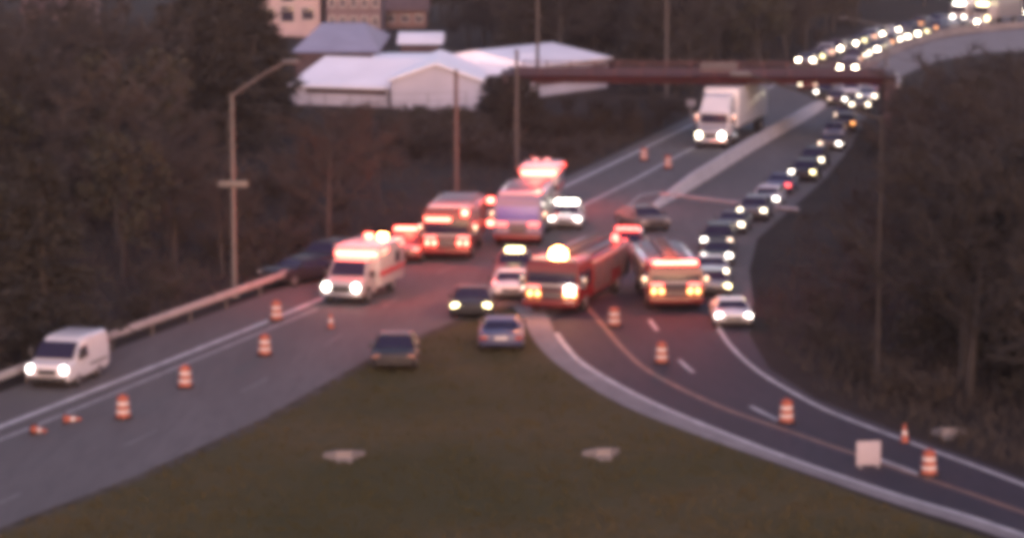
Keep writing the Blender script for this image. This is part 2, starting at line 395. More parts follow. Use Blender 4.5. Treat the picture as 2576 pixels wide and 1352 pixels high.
SPEC = {
 'sedan': dict(L=4.3, W=1.92, lz=.70, st=[(2.15,.76,.34,.62),(2.08,.88,.26,.74),(1.85,.94,.22,.79),(1.1,.96,.20,.82),(.8,.96,.20,.84),(-1.3,.96,.20,.85),(-1.9,.95,.24,.84),(-2.10,.89,.30,.78),(-2.15,.80,.38,.66)],
               cab=(1.05,-1.25,.40,-.70,.83,1.20), whl=(1.32,-1.28), r=.31),
 'suv': dict(L=4.4, W=1.98, lz=.80, st=[(2.18,.80,.38,.74),(2.1,.92,.30,.86),(1.85,.97,.26,.90),(1.1,.99,.24,.94),(.8,.99,.24,.96),(-1.7,.99,.24,.97),(-2.1,.96,.30,.95),(-2.2,.88,.40,.88)],
             cab=(1.1,-2.05,.45,-1.70,.95,1.42), whl=(1.34,-1.34), r=.35),
 'hatch': dict(L=4.0, W=1.90, lz=.70, st=[(2.0,.76,.34,.62),(1.93,.88,.26,.74),(1.7,.93,.22,.80),(1.0,.95,.20,.84),(-1.4,.95,.20,.87),(-1.85,.92,.26,.85),(-1.98,.83,.36,.74)],
               cab=(1.05,-1.80,.40,-1.05,.84,1.26), whl=(1.24,-1.24), r=.31),
 'minivan': dict(L=4.5, W=1.98, lz=.76, st=[(2.22,.80,.36,.68),(2.15,.92,.28,.82),(1.9,.97,.24,.88),(1.4,.99,.22,.92),(-1.8,.99,.22,.95),(-2.18,.95,.28,.93),(-2.24,.86,.40,.84)],
                 cab=(1.6,-2.16,.85,-1.90,.92,1.46), whl=(1.42,-1.36), r=.33),
}
def make_car(kind, lights='head'):
    sp = SPEC[kind]; root = empty('car')
    hw = sp['W']/2
    q = MB(); q.loft([car_ring(x, h, a, b) for x, h, a, b in sp['st']])
    q.build('body', M['p_grey'], root, 40)
    xf, xr, xft, xrt, zb, zt = sp['cab']; wb, wt = hw*.90, hw*.70; zb -= .03
    base = [(xf, wb, zb), (xr, wb, zb+.02), (xr, -wb, zb+.02), (xf, -wb, zb)]
    top = [(xft, wt, zt-.05), (xrt, wt, zt-.07), (xrt, -wt, zt-.07), (xft, -wt, zt-.05)]
    q = MB()
    q.loft([base, top], cap=False)
    q.loft([top, [(xft-.10, wt*.86, zt), (xrt+.12, wt*.86, zt-.02), (xrt+.12, -wt*.86, zt-.02), (xft-.10, -wt*.86, zt)]], cap=False)
    q.add([(xft-.10, wt*.86, zt), (xrt+.12, wt*.86, zt-.02), (xrt+.12, -wt*.86, zt-.02), (xft-.10, -wt*.86, zt)], [(0, 1, 2, 3)])
    q.build('roof', M['p_grey'], root, 30)
    q = MB(); q.slab(inset([base[3], base[0], top[0], top[3]], .05, .07), .02); q.build('windscreen', M['glass'], root)
    q = MB(); q.slab(inset([base[1], base[2], top[2], top[1]], .07, .12), .02); q.build('rear_window', M['glass'], root)
    for sgn in (1, -1):
        i0, i1 = (0, 1) if sgn > 0 else (3, 2)
        f = [base[i0], base[i1], top[i1], top[i0]]
        if sgn > 0: f = [f[1], f[0], f[3], f[2]]
        f = inset(f, .04, .12)
        cuts = (.0, .46, .54, 1.0) if sgn < 0 else (.0, .46, .54, 1.0)
        for c0, c1 in ((cuts[0], cuts[1]), (cuts[2], cuts[3])):
            q = MB(); q.slab([lerp(f[0], f[1], c0), lerp(f[0], f[1], c1), lerp(f[3], f[2], c1), lerp(f[3], f[2], c0)], .015); q.build('side_window', M['glass'], root)
        fx = sp['st'][1][0]; fz = sp['st'][1][3]-.10
        q = MB(); q.loft([[(fx+dx_, sgn*hw*.70+wy*math.cos(t*math.pi/6), fz-.01+wz*math.sin(t*math.pi/6)) for t in range(12)] for dx_, wy, wz in ((-.22,.21,.10),(.02,.20,.09),(.055,.13,.05))]); q.build('headlight', M[lights], root)
        rx = sp['st'][-2][0]; rzz = sp['st'][-2][3]-.14
        q = MB(); q.box(rx-.07, rx+.14, sgn*hw*.60, sgn*hw*.93, rzz-.09, rzz+.09, .02) if sgn > 0 else q.box(rx-.07, rx+.14, -hw*.93, -hw*.60, rzz-.09, rzz+.09, .02)
        q.build('tail_light', M['tail_off'], root)
        q = MB(); q.box(xf-.30, xf-.12, *(sorted((sgn*hw*.93, sgn*hw*1.10))), zb+.03, zb+.16, .03); q.build('mirror', M['black'], root)
    fx = sp['st'][0][0]; zc = (sp['st'][0][2]+sp['st'][0][3])/2
    q = MB(); q.box(fx-.10, fx+.02, -.42, .42, zc-.02, zc+.13, .02); q.build('grille', M['black'], root)
    q = MB(); q.box(fx-.16, fx+.05, -hw*.80, hw*.80, zc-.17, zc-.06, .03); q.build('bumper', M['black'], root)
    rx = sp['st'][-1][0]
    q = MB(); q.box(rx-.03, rx+.10, -.26, .26, zc+.08, zc+.22, .01); q.build('plate', M['reflect'], root)
    wheels(root, sp['whl'], hw-.015, sp['r'])
    root['len'] = sp['L']
    return root
PROTO = {}
def put(root, px, py, hd, front=True):
    """stand a vehicle with its nose (or middle) over survey point px, py, heading hd"""
    p = P(px, py) if py is not None else Vector((px.x, px.y, 0)); d = Vector((math.cos(hd), math.sin(hd), 0))
    root.location = p-d*(root['len']/2 if front else 0); root.rotation_euler = (0, 0, hd)
def heading(x0, y0, x1, y1):
    d = P(x1, y1)-P(x0, y0); return math.atan2(d.y, d.x)
def car(kind, paint, px, py, hd, label, group=None, lamps=('head', 'head'), cat='car', front=True, size=1.0):
    if kind not in PROTO: PROTO[kind] = make_car(kind); r = PROTO[kind]; used = False
    else: r = dup(PROTO[kind])
    r['len'] = SPEC[kind]['L']*size; r.scale = (size,)*3; put(r, px, py, hd, front); i = 0
    if 'group' in r: del r['group']
    tag(r, label, cat, group)
    for c in r.children:
        n = c.name.split('.')[0]
        if n in ('body', 'roof'): setmat(c, M[paint])
        if n == 'headlight': setmat(c, M[lamps[i]]); i += 1
    return r

# queue on the right-hand road, nearest first: kind, paint, lights' middle x, y, lamps, label
G1 = 'cars queueing on the right-hand road this side of the bridge'
HP = [(2760,40),(2480,66),(2330,90),(2200,150),(2150,215),(2140,290),(2100,370),(2030,430),(1920,520),(1830,610),(1806,680),(1812,740),(1850,830)]
HW = [P(x, y) for x, y in HP]
def q_heading(p):
    best = None
    for a, b in zip(HW, HW[1:]):
        t = max(0, min(1, (p-a).dot(b-a)/(b-a).length_squared)); dd = (a+(b-a)*t-p).length
        if best is None or dd < best[0]: best = (dd, b-a)
    return math.atan2(best[1].y, best[1].x)
Q = [
 ('sedan','p_white',1846,790,('head_cool','head_cool'),'white saloon at the very head of the queue on the right shoulder'),
 ('hatch','p_green',1796,716,('head_yel','head_dim'),'greenish car second in the queue tucked beside the red truck'),
 ('sedan','p_cream',1790,678,('head','head_dim'),'pale car third in the queue partly behind the red truck roof'),
 ('sedan','p_black',1801,639,('head_cool','head_cool'),'black saloon fourth in the queue just above the red truck'),
 ('suv','p_black',1803,600,('head_dim','head_cool'),'black car fifth in the queue with one headlight dim'),
 ('sedan','p_grey',1834,561,('head','head_cool'),'grey car sixth in the queue with two round bright headlights'),
 ('suv','p_grey',1890,526,('head','head'),'grey car seventh in the queue beside the fallen pole'),
 ('hatch','p_white',1924,497,('head_cool','head_cool'),'white hatchback eighth in the queue above the fallen pole'),
 ('sedan','p_blue',1955,463,('red_mid','lens'),'blue car ninth in the queue showing a reddish lamp'),
 ('suv','p_black',2017,430,('head_yel','head_cool'),'black car tenth in the queue with very bright headlights'),
 ('minivan','p_black',2040,398,('head','head_yel'),'black minivan eleventh in the queue with yellowish headlights'),
 ('sedan','p_tan',2086,359,('head_cool','head_dim'),'tan car twelfth in the queue with one bright headlight'),
 ('sedan','p_blue',2096,330,('lens','lens'),'blue car with no lights showing beside the orange lit car'),
 ('suv','p_maroon',2122,308,('head_amb','head_dim'),'maroon car with one orange headlight ahead of the bridge'),
 ('sedan','p_maroon',2124,287,('head','head_dim'),'maroon saloon with uneven headlights a few rows below the bridge'),
 ('sedan','p_tan',2163,261,('head','head'),'tan car on the outer lane with twin headlights nearing the shoulder'),
 ('hatch','p_maroon',2105,248,('head_cool','head_dim'),'maroon hatchback with a single white headlight under the bridge edge'),
 ('minivan','p_white',2140,226,('lens','lens'),'pale minivan without lights just under the bridge girder'),
 ('sedan','p_red',2213,224,('head_dim','head'),'reddish car at the outer edge near the bridge end'),
 ('suv','p_white',2240,206,('lens','lens'),'white car without lights at the outer end of the bridge'),
 ('hatch','p_black',2072,230,('head','head_cool'),'black hatchback on the inner lane close under the bridge girder'),
 ('sedan','p_silver',2180,240,('head','head'),'silver saloon on the outer lane just short of the bridge'),
 ('sedan','p_red',2032,211,('head_dim','head'),'reddish car alone on the left lane beneath the bridge'),
]
for k, pt, x, y, lm, lb in Q:
    by = base_of(y, .64 if k in ('sedan', 'hatch') else .76)
    car(k, pt, x, by, q_heading(P(x, by)), lb, G1, lm, size=.90)
# distant queue beyond the bridge
G2 = 'distant cars with headlights beyond the bridge'
FAR = []
for lane, off in (([(2026,168),(2072,150),(2124,128),(2202,103),(2268,82),(2330,71),(2440,56),(2600,44)], 0), ([(2128,192),(2160,152),(2204,134),(2256,111),(2312,94),(2375,77),(2455,67),(2600,58)], 2.5)):
    lp = resample(wpath(lane, 10), .5)
    i_ = int(off/.5)
    while i_ < len(lp):
        if all((lp[i_]-P(qx, 55)).length > 10.2 for qx in (2413, 2474)): FAR.append(lp[i_])
        i_ += random.choice((10, 11, 11, 12))
kk = ['sedan','suv','hatch','sedan','minivan']; pp = ['p_grey','p_black','p_silver','p_maroon','p_navy','p_white','p_tan']
lamps = [('head_far','head_far'),('head_far','head'),('head_yel','head_far'),('head_far','head_far'),('head_amb','head_far')]
names = {'p_grey':'grey','p_black':'black','p_silver':'silver','p_maroon':'maroon','p_navy':'navy','p_white':'white','p_tan':'tan'}
kn = {'sedan':'saloon','suv':'tall car','hatch':'hatchback','minivan':'minivan'}
ORD = ['first','second','third','fourth','fifth','sixth','seventh','eighth','ninth','tenth','eleventh','twelfth','thirteenth','fourteenth','fifteenth','sixteenth','seventeenth',
       'eighteenth','nineteenth','twentieth','twenty-first','twenty-second','twenty-third','twenty-fourth','twenty-fifth','twenty-sixth','twenty-seventh','twenty-eighth','twenty-ninth','thirtieth','thirty-first','thirty-second','thirty-third','thirty-fourth','thirty-fifth','thirty-sixth','thirty-seventh','thirty-eighth','thirty-ninth','fortieth']
order = sorted(range(len(FAR)), key=lambda i: FAR[i].y)
for n, i in enumerate(order):
    fp_ = FAR[i]; k = kk[(i*3) % 5]; pt = pp[(i*5+2) % 7]
    car(k, pt, fp_, None, q_heading(fp_), f'{names[pt]} {kn[k]} with lit headlights, {ORD[n]} away counting from the bridge', G2, lamps[(i*2) % 5], size=1.0)
# other cars in the scene
RH = heading(1080, 640, 800, 765)
car('sedan','p_black',1185,804, heading(1200,730,1185,804),'black car facing with two round yellow headlights before the grass wedge',None,('head_yel','head_yel'))
car('sedan','p_blue',1262,866, heading(1262,866,1275,700),'blue saloon parked on the tip of the grass, seen from behind',None,('lens','lens'),front=False)
car('hatch','p_black',990,936, heading(1008,850,990,936),'near black car at the left edge of the grass with unlit lamps',None,('lens_amber','lens_amber'))
car('sedan','p_black',676,720, RH-.5,'dark car pulled off behind the end of the guardrail',None,('lens','lens'))
car('suv','p_black',772,690, RH-.2,'black car half hidden left of the ambulance on the verge',None,('lens','lens'))
def add_bar(r, m, x, z, hw, label='light_bar'):
    q = MB(); q.box(x-.16, x+.16, -hw, hw, z, z+.15, .04); q.build(label, m, r)
    q = MB(); q.box(x-.12, x+.12, -hw*.9, hw*.9, z-.06, z+.01); q.build('light_bar_mount', M['black'], r)
c = car('hatch','p_white',1420,580, heading(1452,520,1420,580),'white patrol car with glaring roof lights right of the fire engines',None,('head_cool','head_cool'),'patrol car')
add_bar(c, M['head_cool'], .0, 1.30, .62)
c = car('sedan','p_white',1284,758, heading(1300,690,1284,758),'white car with purple windscreen touching the left of the central fire engine',None,('head_dim','lens'))
c = car('hatch','p_maroon',1290,712, heading(1310,650,1290,712),'dark patrol car with amber flashing roof lights behind the white car',None,('head','lens'),'patrol car')
add_bar(c, M['head_yel'], .0, 1.30, .42)
c = car('hatch','p_tan',1616,574, heading(1560,545,1660,575),'dim tan wrecked car standing crosswise near the end of the concrete barrier',None,('lens','lens'),front=False)

# ------------------------------------------------------------------ big vehicles
def fire_engine(L, W, H, bar, heads, label, roof='p_fire', ladder=True, wind='glass', cabm='p_fire'):
    r = empty('fire_engine'); hw = W/2; f = L/2; cl = 2.5; tag(r, label, 'fire engine'); r['len'] = L
    def prof(xs): return xs
    q = MB(); zs = [.55, .62, 1.25, H-.35, H-.12, H]
    ins = [.06, 0, 0, .04, .10, .22]
    q.loft([[(f-i, hw-i, z), (f-cl, hw-i*.5, z), (f-cl, -hw+i*.5, z), (f-i, -hw+i, z)] for z, i in zip(zs, ins)]); q.build('cab', M[cabm], r, 30)
    z0, z1 = H*.46, H*.46+H*.33
    q = MB(); q.box(f-.02, f+.012, -hw*.88, hw*.88, z0, z1, .01); q.build('windscreen', M[wind], r)
    for s in (1, -1):
        for a, b in ((f-1.05, f-.25), (f-2.1, f-1.25)):
            y0, y1 = sorted((s*(hw-.03), s*(hw+.012))); q = MB(); q.box(a, b, y0, y1, z0+.1, z1, .01); q.build('side_window', M['glass'], r)
        y0, y1 = sorted((s*(hw+.05), s*(hw+.28))); q = MB(); q.box(f-.2, f-.08, y0, y1, z0+.1, z0+.6, .03)
        q.tube([(f-.14, s*(hw-.05), z0+.62), (f-.14, s*(hw+.15), z0+.62)], .025, 6); q.build('mirror', M['chrome'], r)
        for yy, mm in ((hw*.80, heads), (hw*.52, heads)):
            q = MB(); q.tube([(f-.05, s*yy, .92), (f+.05, s*yy, .92), (f+.08, s*yy, .92)], [.12, .11, .07], 12); q.build('headlight', M[mm], r)
        q = MB(); q.box(f-.04, f+.05, *sorted((s*hw*.45, s*hw*.9)), 1.14, 1.24, .02); q.build('warning_light', M['red_mid'], r)
    q = MB(); q.box(f-.04, f+.03, -hw*.36, hw*.36, .72, z0-.1, .03)
    for k in range(5): q.box(f+.03, f+.045, -hw*.34, hw*.34, .78+k*.09, .81+k*.09)
    q.build('grille', M['alu'], r)
    q = MB(); q.box(f-.1, f+.5, -hw, hw, .42, .70, .05); q.build('bumper', M['p_fire'], r)
    q = MB(); q.box(f-.16, f+.02, -hw*1.005, hw*1.005, 1.27, 1.36, .01); q.build('stripe', M['reflect'], r)
    q = MB(); q.box(f-.55, f-.2, -hw*.80, hw*.80, H, H+.12, .04); lb = q.build('light_bar', M[bar], r)
    # body
    q = MB(); q.box(-f, f-cl-.06, -hw, hw, .60, H-.15, .05); q.build('body', M[roof], r)
    q = MB(); q.box(-f+.2, f-cl-.5, -hw*.75, hw*.75, H-.149, H-.02, .03); q.build('hose_bed', M['alu'], r)
    n = 4; xa, xb = -f+.15, f-cl-.2
    for s in (1, -1):
        for k in range(n):
            a = xa+(xb-xa)*k/n+.06; b = xa+(xb-xa)*(k+1)/n-.06
            zlo = 1.25 if k == 1 else .72
            q = MB(); q.box(a, b, *sorted((s*(hw-.01), s*(hw+.015))), zlo, H-.5, .01)
            for j in range(8): q.box(a+.02, b-.02, *sorted((s*(hw+.015), s*(hw+.022))), zlo+.06+j*(H-.6-zlo)/8, zlo+.075+j*(H-.6-zlo)/8)
            q.build('compartment_door', M['alu'], r)
        q = MB(); q.box(-f, f-cl-.06, *sorted((s*(hw-.02), s*(hw+.03))), H-.36, H-.24, .01); q.build('side_stripe', M['reflect'], r)
        q = MB(); q.box(-f-.04, -f+.06, *sorted((s*hw*.6, s*hw*.95)), 1.0, 1.3, .02); q.build('tail_light', M['tail_off'], r)
    if ladder:
        q = MB(); zl = H+.06; x0, x1 = -f+.2, f-1.4
        for s in (.30, -.30): q.box(x0, x1, s-.04, s+.04, zl, zl+.12)
        k = x0+.3
        while k < x1: q.tube([(k, -.28, zl+.06), (k, .28, zl+.06)], .022, 6); k += .35
        for xx in (x0+.4, x1-.5): q.box(xx, xx+.1, -.4, .4, H-.14, zl+.005)
        q.build('ladder', M['alu'], r)
    wheels(r, (f-1.25, -f+2.3), hw-.01, .52, .32)
    return r
def point_light(name, loc, col, e, size=.3):
    l = bpy.data.lights.new(name, 'POINT'); l.energy = e; l.color = col; l.shadow_soft_size = size
    o = bpy.data.objects.new(name, l); COL.objects.link(o); o.location = loc; return o
RED = (1.0, .10, .055)
def beacon(r, x, z, e, col=RED):
    l = point_light('beacon_lamp', (x, 0, z), col, e); l.parent = r

e = fire_engine(8.0, 2.5, 2.65, 'p_cream', 'red_hot', 'red fire engine with pale roof bar standing left of centre', wind='glass', ladder=False)
put(e, 1124, 656, heading(1168,600,1124,656)); beacon(e, 2.6, 4.4, 495)
q = MB(); q.box(3.9, 4.09, .78, 1.08, 2.34, 2.60, .04); q.build('corner_beacon', M['red_hot'], e)
q = MB(); q.box(3.94, 4.06, -1.1, .2, 2.06, 2.2, .03); q.build('visor_light', M['red_hot'], e)
e = fire_engine(8.5, 2.5, 2.7, 'p_cream', 'lens', 'blue grey fire engine with broad lavender windscreen behind the central engine', wind='glass_sky', roof='p_cream', ladder=False, cabm='p_mauve')
put(e, 1302, 620, heading(1340,565,1306,620)); beacon(e, 2.6, 4.4, 323)
for zz in (1.1, 2.3):
    q = MB(); q.box(3.9, 4.2, -1.62, -1.28, zz, zz+.26, .05); q.build('side_beacon', M['red_hot'], e)
e = fire_engine(9.5, 2.55, 2.40, 'p_cream', 'head_amb', 'big red fire engine in the centre with a dazzling white flash on its roof', ladder=True)
put(e, 1388, 790, heading(1520,716,1388,790)); beacon(e, 3.6, 4.2, 609, (1, .30, .10))
q = MB(); q.lathe([(.02,0),(.30,.02),(.38,.2),(.32,.42),(.1,.55)], 16, (4.2, .15, 2.42)); q.build('flash_beacon', M['amber_hot'], e)
for y_ in (-.2, .5, 1.0):
    q = MB(); q.box(-4.8, -4.6, y_-.16, y_+.16, 2.0, 2.26, .04); q.build('rear_beacon', M['red_mid'], e)
q = MB(); q.tube([(-3.4, .9, 2.3), (-3.4, .9, 2.6), (-3.4, .9, 2.68)], [.16, .16, .06], 12); q.build('roof_beacon', M['red_mid'], e)
q = MB(); q.tube([(4.84, .85, 1.15), (4.92, .85, 1.15)], [.2, .18], 12); q.build('scene_light', M['head_cool'], e)
e = fire_engine(9.0, 2.5, 2.1, 'red_hot', 'head_amb', 'red fire engine with grey roof standing beside the head of the queue', roof='p_silver', ladder=True)
put(e, 1700, 782, heading(1645,700,1700,782)); beacon(e, 3.0, 4.0, 495, (1, .12, .06))

def ambulance(label, L=6.2, W=2.25, H=2.45):
    r = empty('ambulance'); tag(r, label, 'ambulance'); r['len'] = L; f = L/2; hw = W/2; cw = hw*.88
    q = MB()
    q.loft([[(x, cw*a, z0), (x, cw, z0+.15), (x, cw*.98, z1-.12), (x, cw*.86, z1), (x, -cw*.86, z1), (x, -cw*.98, z1-.12), (x, -cw, z0+.15), (x, -cw*a, z0)]
            for x, a, z0, z1 in ((f, .80, .48, .95), (f-.08, .9, .40, 1.08), (f-.9, .95, .36, 1.22), (f-1.0, .95, .36, 1.24), (f-2.3, .95, .36, 1.26))])
    q.build('body', M['p_cream'], r, 40)
    b0 = [(f-.85, cw*.94, 1.20), (f-2.35, cw*.94, 1.20), (f-2.35, -cw*.94, 1.20), (f-.85, -cw*.94, 1.20)]
    t0 = [(f-1.45, cw*.82, 1.92), (f-2.35, cw*.82, 1.94), (f-2.35, -cw*.82, 1.94), (f-1.45, -cw*.82, 1.92)]
    q = MB(); q.loft([b0, t0]); q.build('cab', M['p_cream'], r, 25)
    q = MB(); q.slab(inset([b0[3], b0[0], t0[0], t0[3]], .04, .06), .02); q.build('windscreen', M['glass'], r)
    for s in (1, -1):
        i0, i1 = (0, 1) if s > 0 else (3, 2); fq = [b0[i0], b0[i1], t0[i1], t0[i0]]
        if s > 0: fq = [fq[1], fq[0], fq[3], fq[2]]
        q = MB(); q.slab(inset(fq, .12, .12), .015); q.build('side_window', M['glass'], r)
        q = MB(); q.tube([(f-.2, s*cw*.72, .86), (f+.02, s*cw*.72, .85), (f+.06, s*cw*.71, .85)], [.18, .17, .10], 12); q.build('headlight', M['head_cool'], r)
        q = MB(); q.box(f-1.3, f-1.1, *sorted((s*(cw+.03), s*(cw+.24))), 1.2, 1.5, .03); q.build('mirror', M['black'], r)
        q = MB(); q.box(-f+.02, f-2.38, *sorted((s*(hw-.02), s*(hw+.012))), 1.02, 1.30, .01); q.build('side_stripe', M['stripe'], r)
        q = MB(); q.box(-f-.03, -f+.03, *sorted((s*hw*.6, s*hw*.9)), 1.9, 2.2, .02); q.build('rear_warning_light', M['red_mid'], r)
        for xx in (-f+.35, -.2, f-2.75):
            q = MB(); q.box(xx-.2, xx+.2, *sorted((s*(hw-.02), s*(hw+.05))), H-.32, H-.14, .03); q.build('side_warning_light', M['red_mid'], r)
        q = MB(); q.box(-f+.7, -f+1.5, *sorted((s*(hw-.02), s*(hw+.012))), 1.40, 1.95, .01); q.build('box_window', M['glass'], r)
    q = MB(); q.box(f-.1, f+.03, -cw*.5, cw*.5, .62, .92, .02); q.build('grille', M['black'], r)
    q = MB(); q.box(f-.15, f+.14, -cw*.96, cw*.96, .40, .58, .04); q.build('bumper', M['chrome'], r)
    q = MB(); q.box(-f, f-2.37, -hw, hw, .55, H, .08); q.build('patient_box', M['p_cream'], r)
    q = MB(); q.box(f-2.37, f-2.25, -hw*.90, hw*.90, 2.0, 2.18, .04); q.build('light_bar', M['red_hot'], r)
    for y_ in (-.55, .15):
        q = MB(); q.box(-f+.2, -f+.5, y_-.18, y_+.18, H, H+.14, .05); q.build('rear_beacon', M['amber_hot'] if y_ > 0 else M['red_hot'], r)
    wheels(r, (f-1.0, -f+1.5), cw*1.05, .40, .28)
    return r
c = car('suv','p_red',1572,664, heading(1600,600,1572,664),'red command car squeezed between the two red fire engines',None,('head_amb','red_mid'),'command car'); add_bar(c, M['red_mid'], 0, 1.46, .6)
a1 = ambulance('white and red ambulance with glowing roof bar on the left carriageway'); put(a1, 858, 768, RH); beacon(a1, .6, 4.2, 572)
a2 = dup(a1); put(a2, 1344, 536, heading(1385,490,1344,536)); tag(a2, 'far ambulance with two bright lamps topmost of the emergency vehicles', 'ambulance')
for c_ in a2.children:
    if c_.name.startswith('rear_beacon'): setmat(c_, M['p_white'])
    if c_.name.startswith('side_warning'): setmat(c_, M['red_mid'])
    if c_.name.startswith('headlight'): setmat(c_, M['red_mid'])
beacon(a2, .6, 4.2, 341)
a3 = car('suv','p_red',1010,664, heading(1065,600,1010,664),'red command car with red roof bar close behind the ambulance',None,('red_mid','red_mid'),'command car'); add_bar(a3, M['red_hot'], 0, 1.46, .6); beacon(a3, 0, 3.2, 227)

def delivery_van():
    r = empty('delivery_van'); tag(r, 'white delivery van at the left edge driving beside the guardrail', 'van'); L, W, H = 4.5, 2.0, 1.95; f = L/2; hw = W/2; r['len'] = L
    def ring(x, h, z0, z1, tw): return [(x, h*.9, z0), (x, h, z0+.15), (x, h, min(1.25, z1-.1)), (x, h*tw, z1-.10), (x, h*tw*.88, z1), (x, -h*tw*.88, z1), (x, -h*tw, z1-.10), (x, -h, min(1.25, z1-.1)), (x, -h, z0+.15), (x, -h*.9, z0)]
    q = MB(); q.loft([ring(f, hw*.84, .42, .92, .94), ring(f-.1, hw*.95, .34, 1.04, .96), ring(f-.75, hw, .30, 1.12, .97), ring(f-1.7, hw, .28, H-.10, .86), ring(f-2.1, hw, .28, H, .88), ring(-f+.2, hw, .28, H, .90), ring(-f, hw*.98, .36, H-.06, .90)])
    q.build('body', M['p_white'], r, 30)
    q = MB(); q.slab([(f-.80, -hw*.86, 1.16), (f-.80, hw*.86, 1.16), (f-1.55, hw*.80, H-.18), (f-1.55, -hw*.80, H-.18)], .03)
    for v in q.v: v.x += .02; v.z += .02
    q.build('windscreen', M['glass'], r)
    for s in (1, -1):
        q = MB(); y_ = s*(hw*.99)
        pts = [(f-1.1, y_, 1.14), (f-2.1, y_, 1.14), (f-2.1, s*hw*.93, 1.62), (f-1.5, s*hw*.93, 1.62)]
        if s > 0: pts = pts[::-1]
        q.slab(pts, -.03); q.slab(pts, .02); q.build('side_window', M['glass'], r)
        q = MB(); q.tube([(f-.25, s*hw*.74, .86), (f-.02, s*hw*.72, .84), (f+.03, s*hw*.70, .84)], [.19, .18, .1], 12); q.build('headlight', M['head_van'], r)
        q = MB(); q.box(f-1.2, f-1.02, *sorted((s*(hw+.02), s*(hw+.25))), 1.2, 1.6, .03); q.build('mirror', M['black'], r)
        q = MB(); q.box(-f-.02, -f+.06, *sorted((s*hw*.85, s*hw*.97)), 1.0, 1.5, .01); q.build('tail_light', M['tail_off'], r)
        q = MB(); q.box(-f+.3, f-2.3, *sorted((s*(hw-.01), s*(hw+.02))), .72, .80, .008); q.build('side_trim', M['black'], r)
    q = MB(); q.box(f-.15, f+.03, -hw*.42, hw*.42, .62, .86, .03); q.build('grille', M['black'], r)
    q = MB(); q.box(f-.2, f+.06, -hw*.85, hw*.85, .34, .56, .04); q.build('bumper', M['black'], r)
    wheels(r, (f-1.05, -f+1.2), hw-.01, .38, .26)
    return r
v = delivery_van(); v['len'] = 4.2; v.scale = (.93,)*3; put(v, 118, 980, heading(330, 875, 122, 966))

def semi():
    r = empty('semi_truck'); tag(r, 'white articulated lorry coming out from under the bridge', 'truck'); L, W = 16.0, 2.5; f = L/2; hw = W/2; r['len'] = L
    q = MB(); q.loft([[(x, h, .55), (x, h, z-.12), (x, h*.85, z), (x, -h*.85, z), (x, -h, z-.12), (x, -h, .55)] for x, h, z in ((f, .85, 1.15), (f-.1, .95, 1.3), (f-1.4, 1.02, 1.6), (f-1.5, 1.02, 1.62))]); q.build('hood', M['p_cream'], r, 40)
    q = MB(); q.box(f-3.6, f-1.45, -1.12, 1.12, .6, 2.5, .08); q.build('cab', M['p_white'], r)
    q = MB(); q.box(f-1.47, f-1.42, -1.0, 1.0, 1.66, 2.36, .015); q.build('windscreen', M['glass'], r)
    q = MB(); q.loft([[(f-1.6, 1.05, 2.5), (f-3.6, 1.1, 2.5), (f-3.6, -1.1, 2.5), (f-1.6, -1.05, 2.5)], [(f-2.5, .95, 3.45), (f-3.6, 1.05, 3.6), (f-3.6, -1.05, 3.6), (f-2.5, -.95, 3.45)]]); q.build('wind_deflector', M['p_white'], r)
    for s in (1, -1):
        q = MB(); q.tube([(f-.2, s*.82, .95), (f+.04, s*.80, .95), (f+.07, s*.79, .95)], [.19, .18, .1], 12); q.build('headlight', M['head_cool'] if s > 0 else M['head'], r)
        q = MB(); q.box(f-1.75, f-1.6, *sorted((s*1.2, s*1.5)), 1.5, 2.3, .03); q.build('mirror', M['chrome'], r)
        q = MB(); q.box(f-2.4, f-1.7, *sorted((s*1.10, s*1.135)), 1.6, 2.2, .01); q.build('side_window', M['glass'], r)
        q = MB(); q.tube([(f-3.75, s*.95, .9), (f-3.75, s*.95, 3.3)], .08, 10); q.build('exhaust_stack', M['chrome'], r)
        q = MB(); q.tube([(f-3.4, s*1.0, .62), (f-2.2, s*1.0, .62)], .3, 14); q.build('fuel_tank', M['chrome'], r)
        q = MB(); q.box(-f+.02, f-4.3, *sorted((s*(hw-.06), s*(hw+.01))), 1.1, 1.22, .01); q.build('trailer_rail', M['alu'], r)
    q = MB(); q.box(f-.2, f+.22, -1.2, 1.2, .38, .72, .05); q.build('bumper', M['chrome'], r)
    q = MB(); q.box(f-.03, f+.03, -.5, .5, .75, 1.08, .02); q.build('grille', M['black'], r)
    q = MB(); q.box(-f, f-4.2, -hw, hw, 1.15, 3.95, .04); q.build('trailer', M['p_white'], r)
    q = MB(); q.box(-f+.3, f-1.6, -.5, .5, .7, 1.14); q.build('chassis', M['black'], r)
    wheels(r, (f-.9, f-3.4, f-4.6, -f+1.2, -f+2.4), 1.2, .5, .5)
    return r
tr = semi(); put(tr, 1786, 374, heading(1925, 305, 1786, 374))

# distant lorries at the very far end of the queue
def box_lorry(label, px, py, mm, beam):
    r = empty('box_lorry'); tag(r, label, 'truck'); r['len'] = 8.0
    q = MB(); q.box(-4, 2.0, -1.25, 1.25, .9, 3.5, .05); q.build('cargo_box', M[mm], r)
    q = MB(); q.box(2.1, 4.0, -1.1, 1.1, .5, 2.5, .12); q.build('cab', M['p_cream'], r)
    q = MB(); q.box(3.98, 4.02, -.95, .95, 1.5, 2.3, .01); q.build('windscreen', M['glass'], r)
    for s in (1, -1):
        q = MB(); q.tube([(3.9, s*.8, .9), (4.06, s*.8, .9)], [.2, .17], 12); q.build('headlight', M[beam], r)
    q = MB(); q.box(3.6, 3.85, -.7, .7, 2.5, 2.68, .05); q.build('marker_light', M[beam], r)
    wheels(r, (2.9, -2.4), 1.2, .45, .3)
    put(r, px, base_of(py, .9), q_heading(P(px, py)))
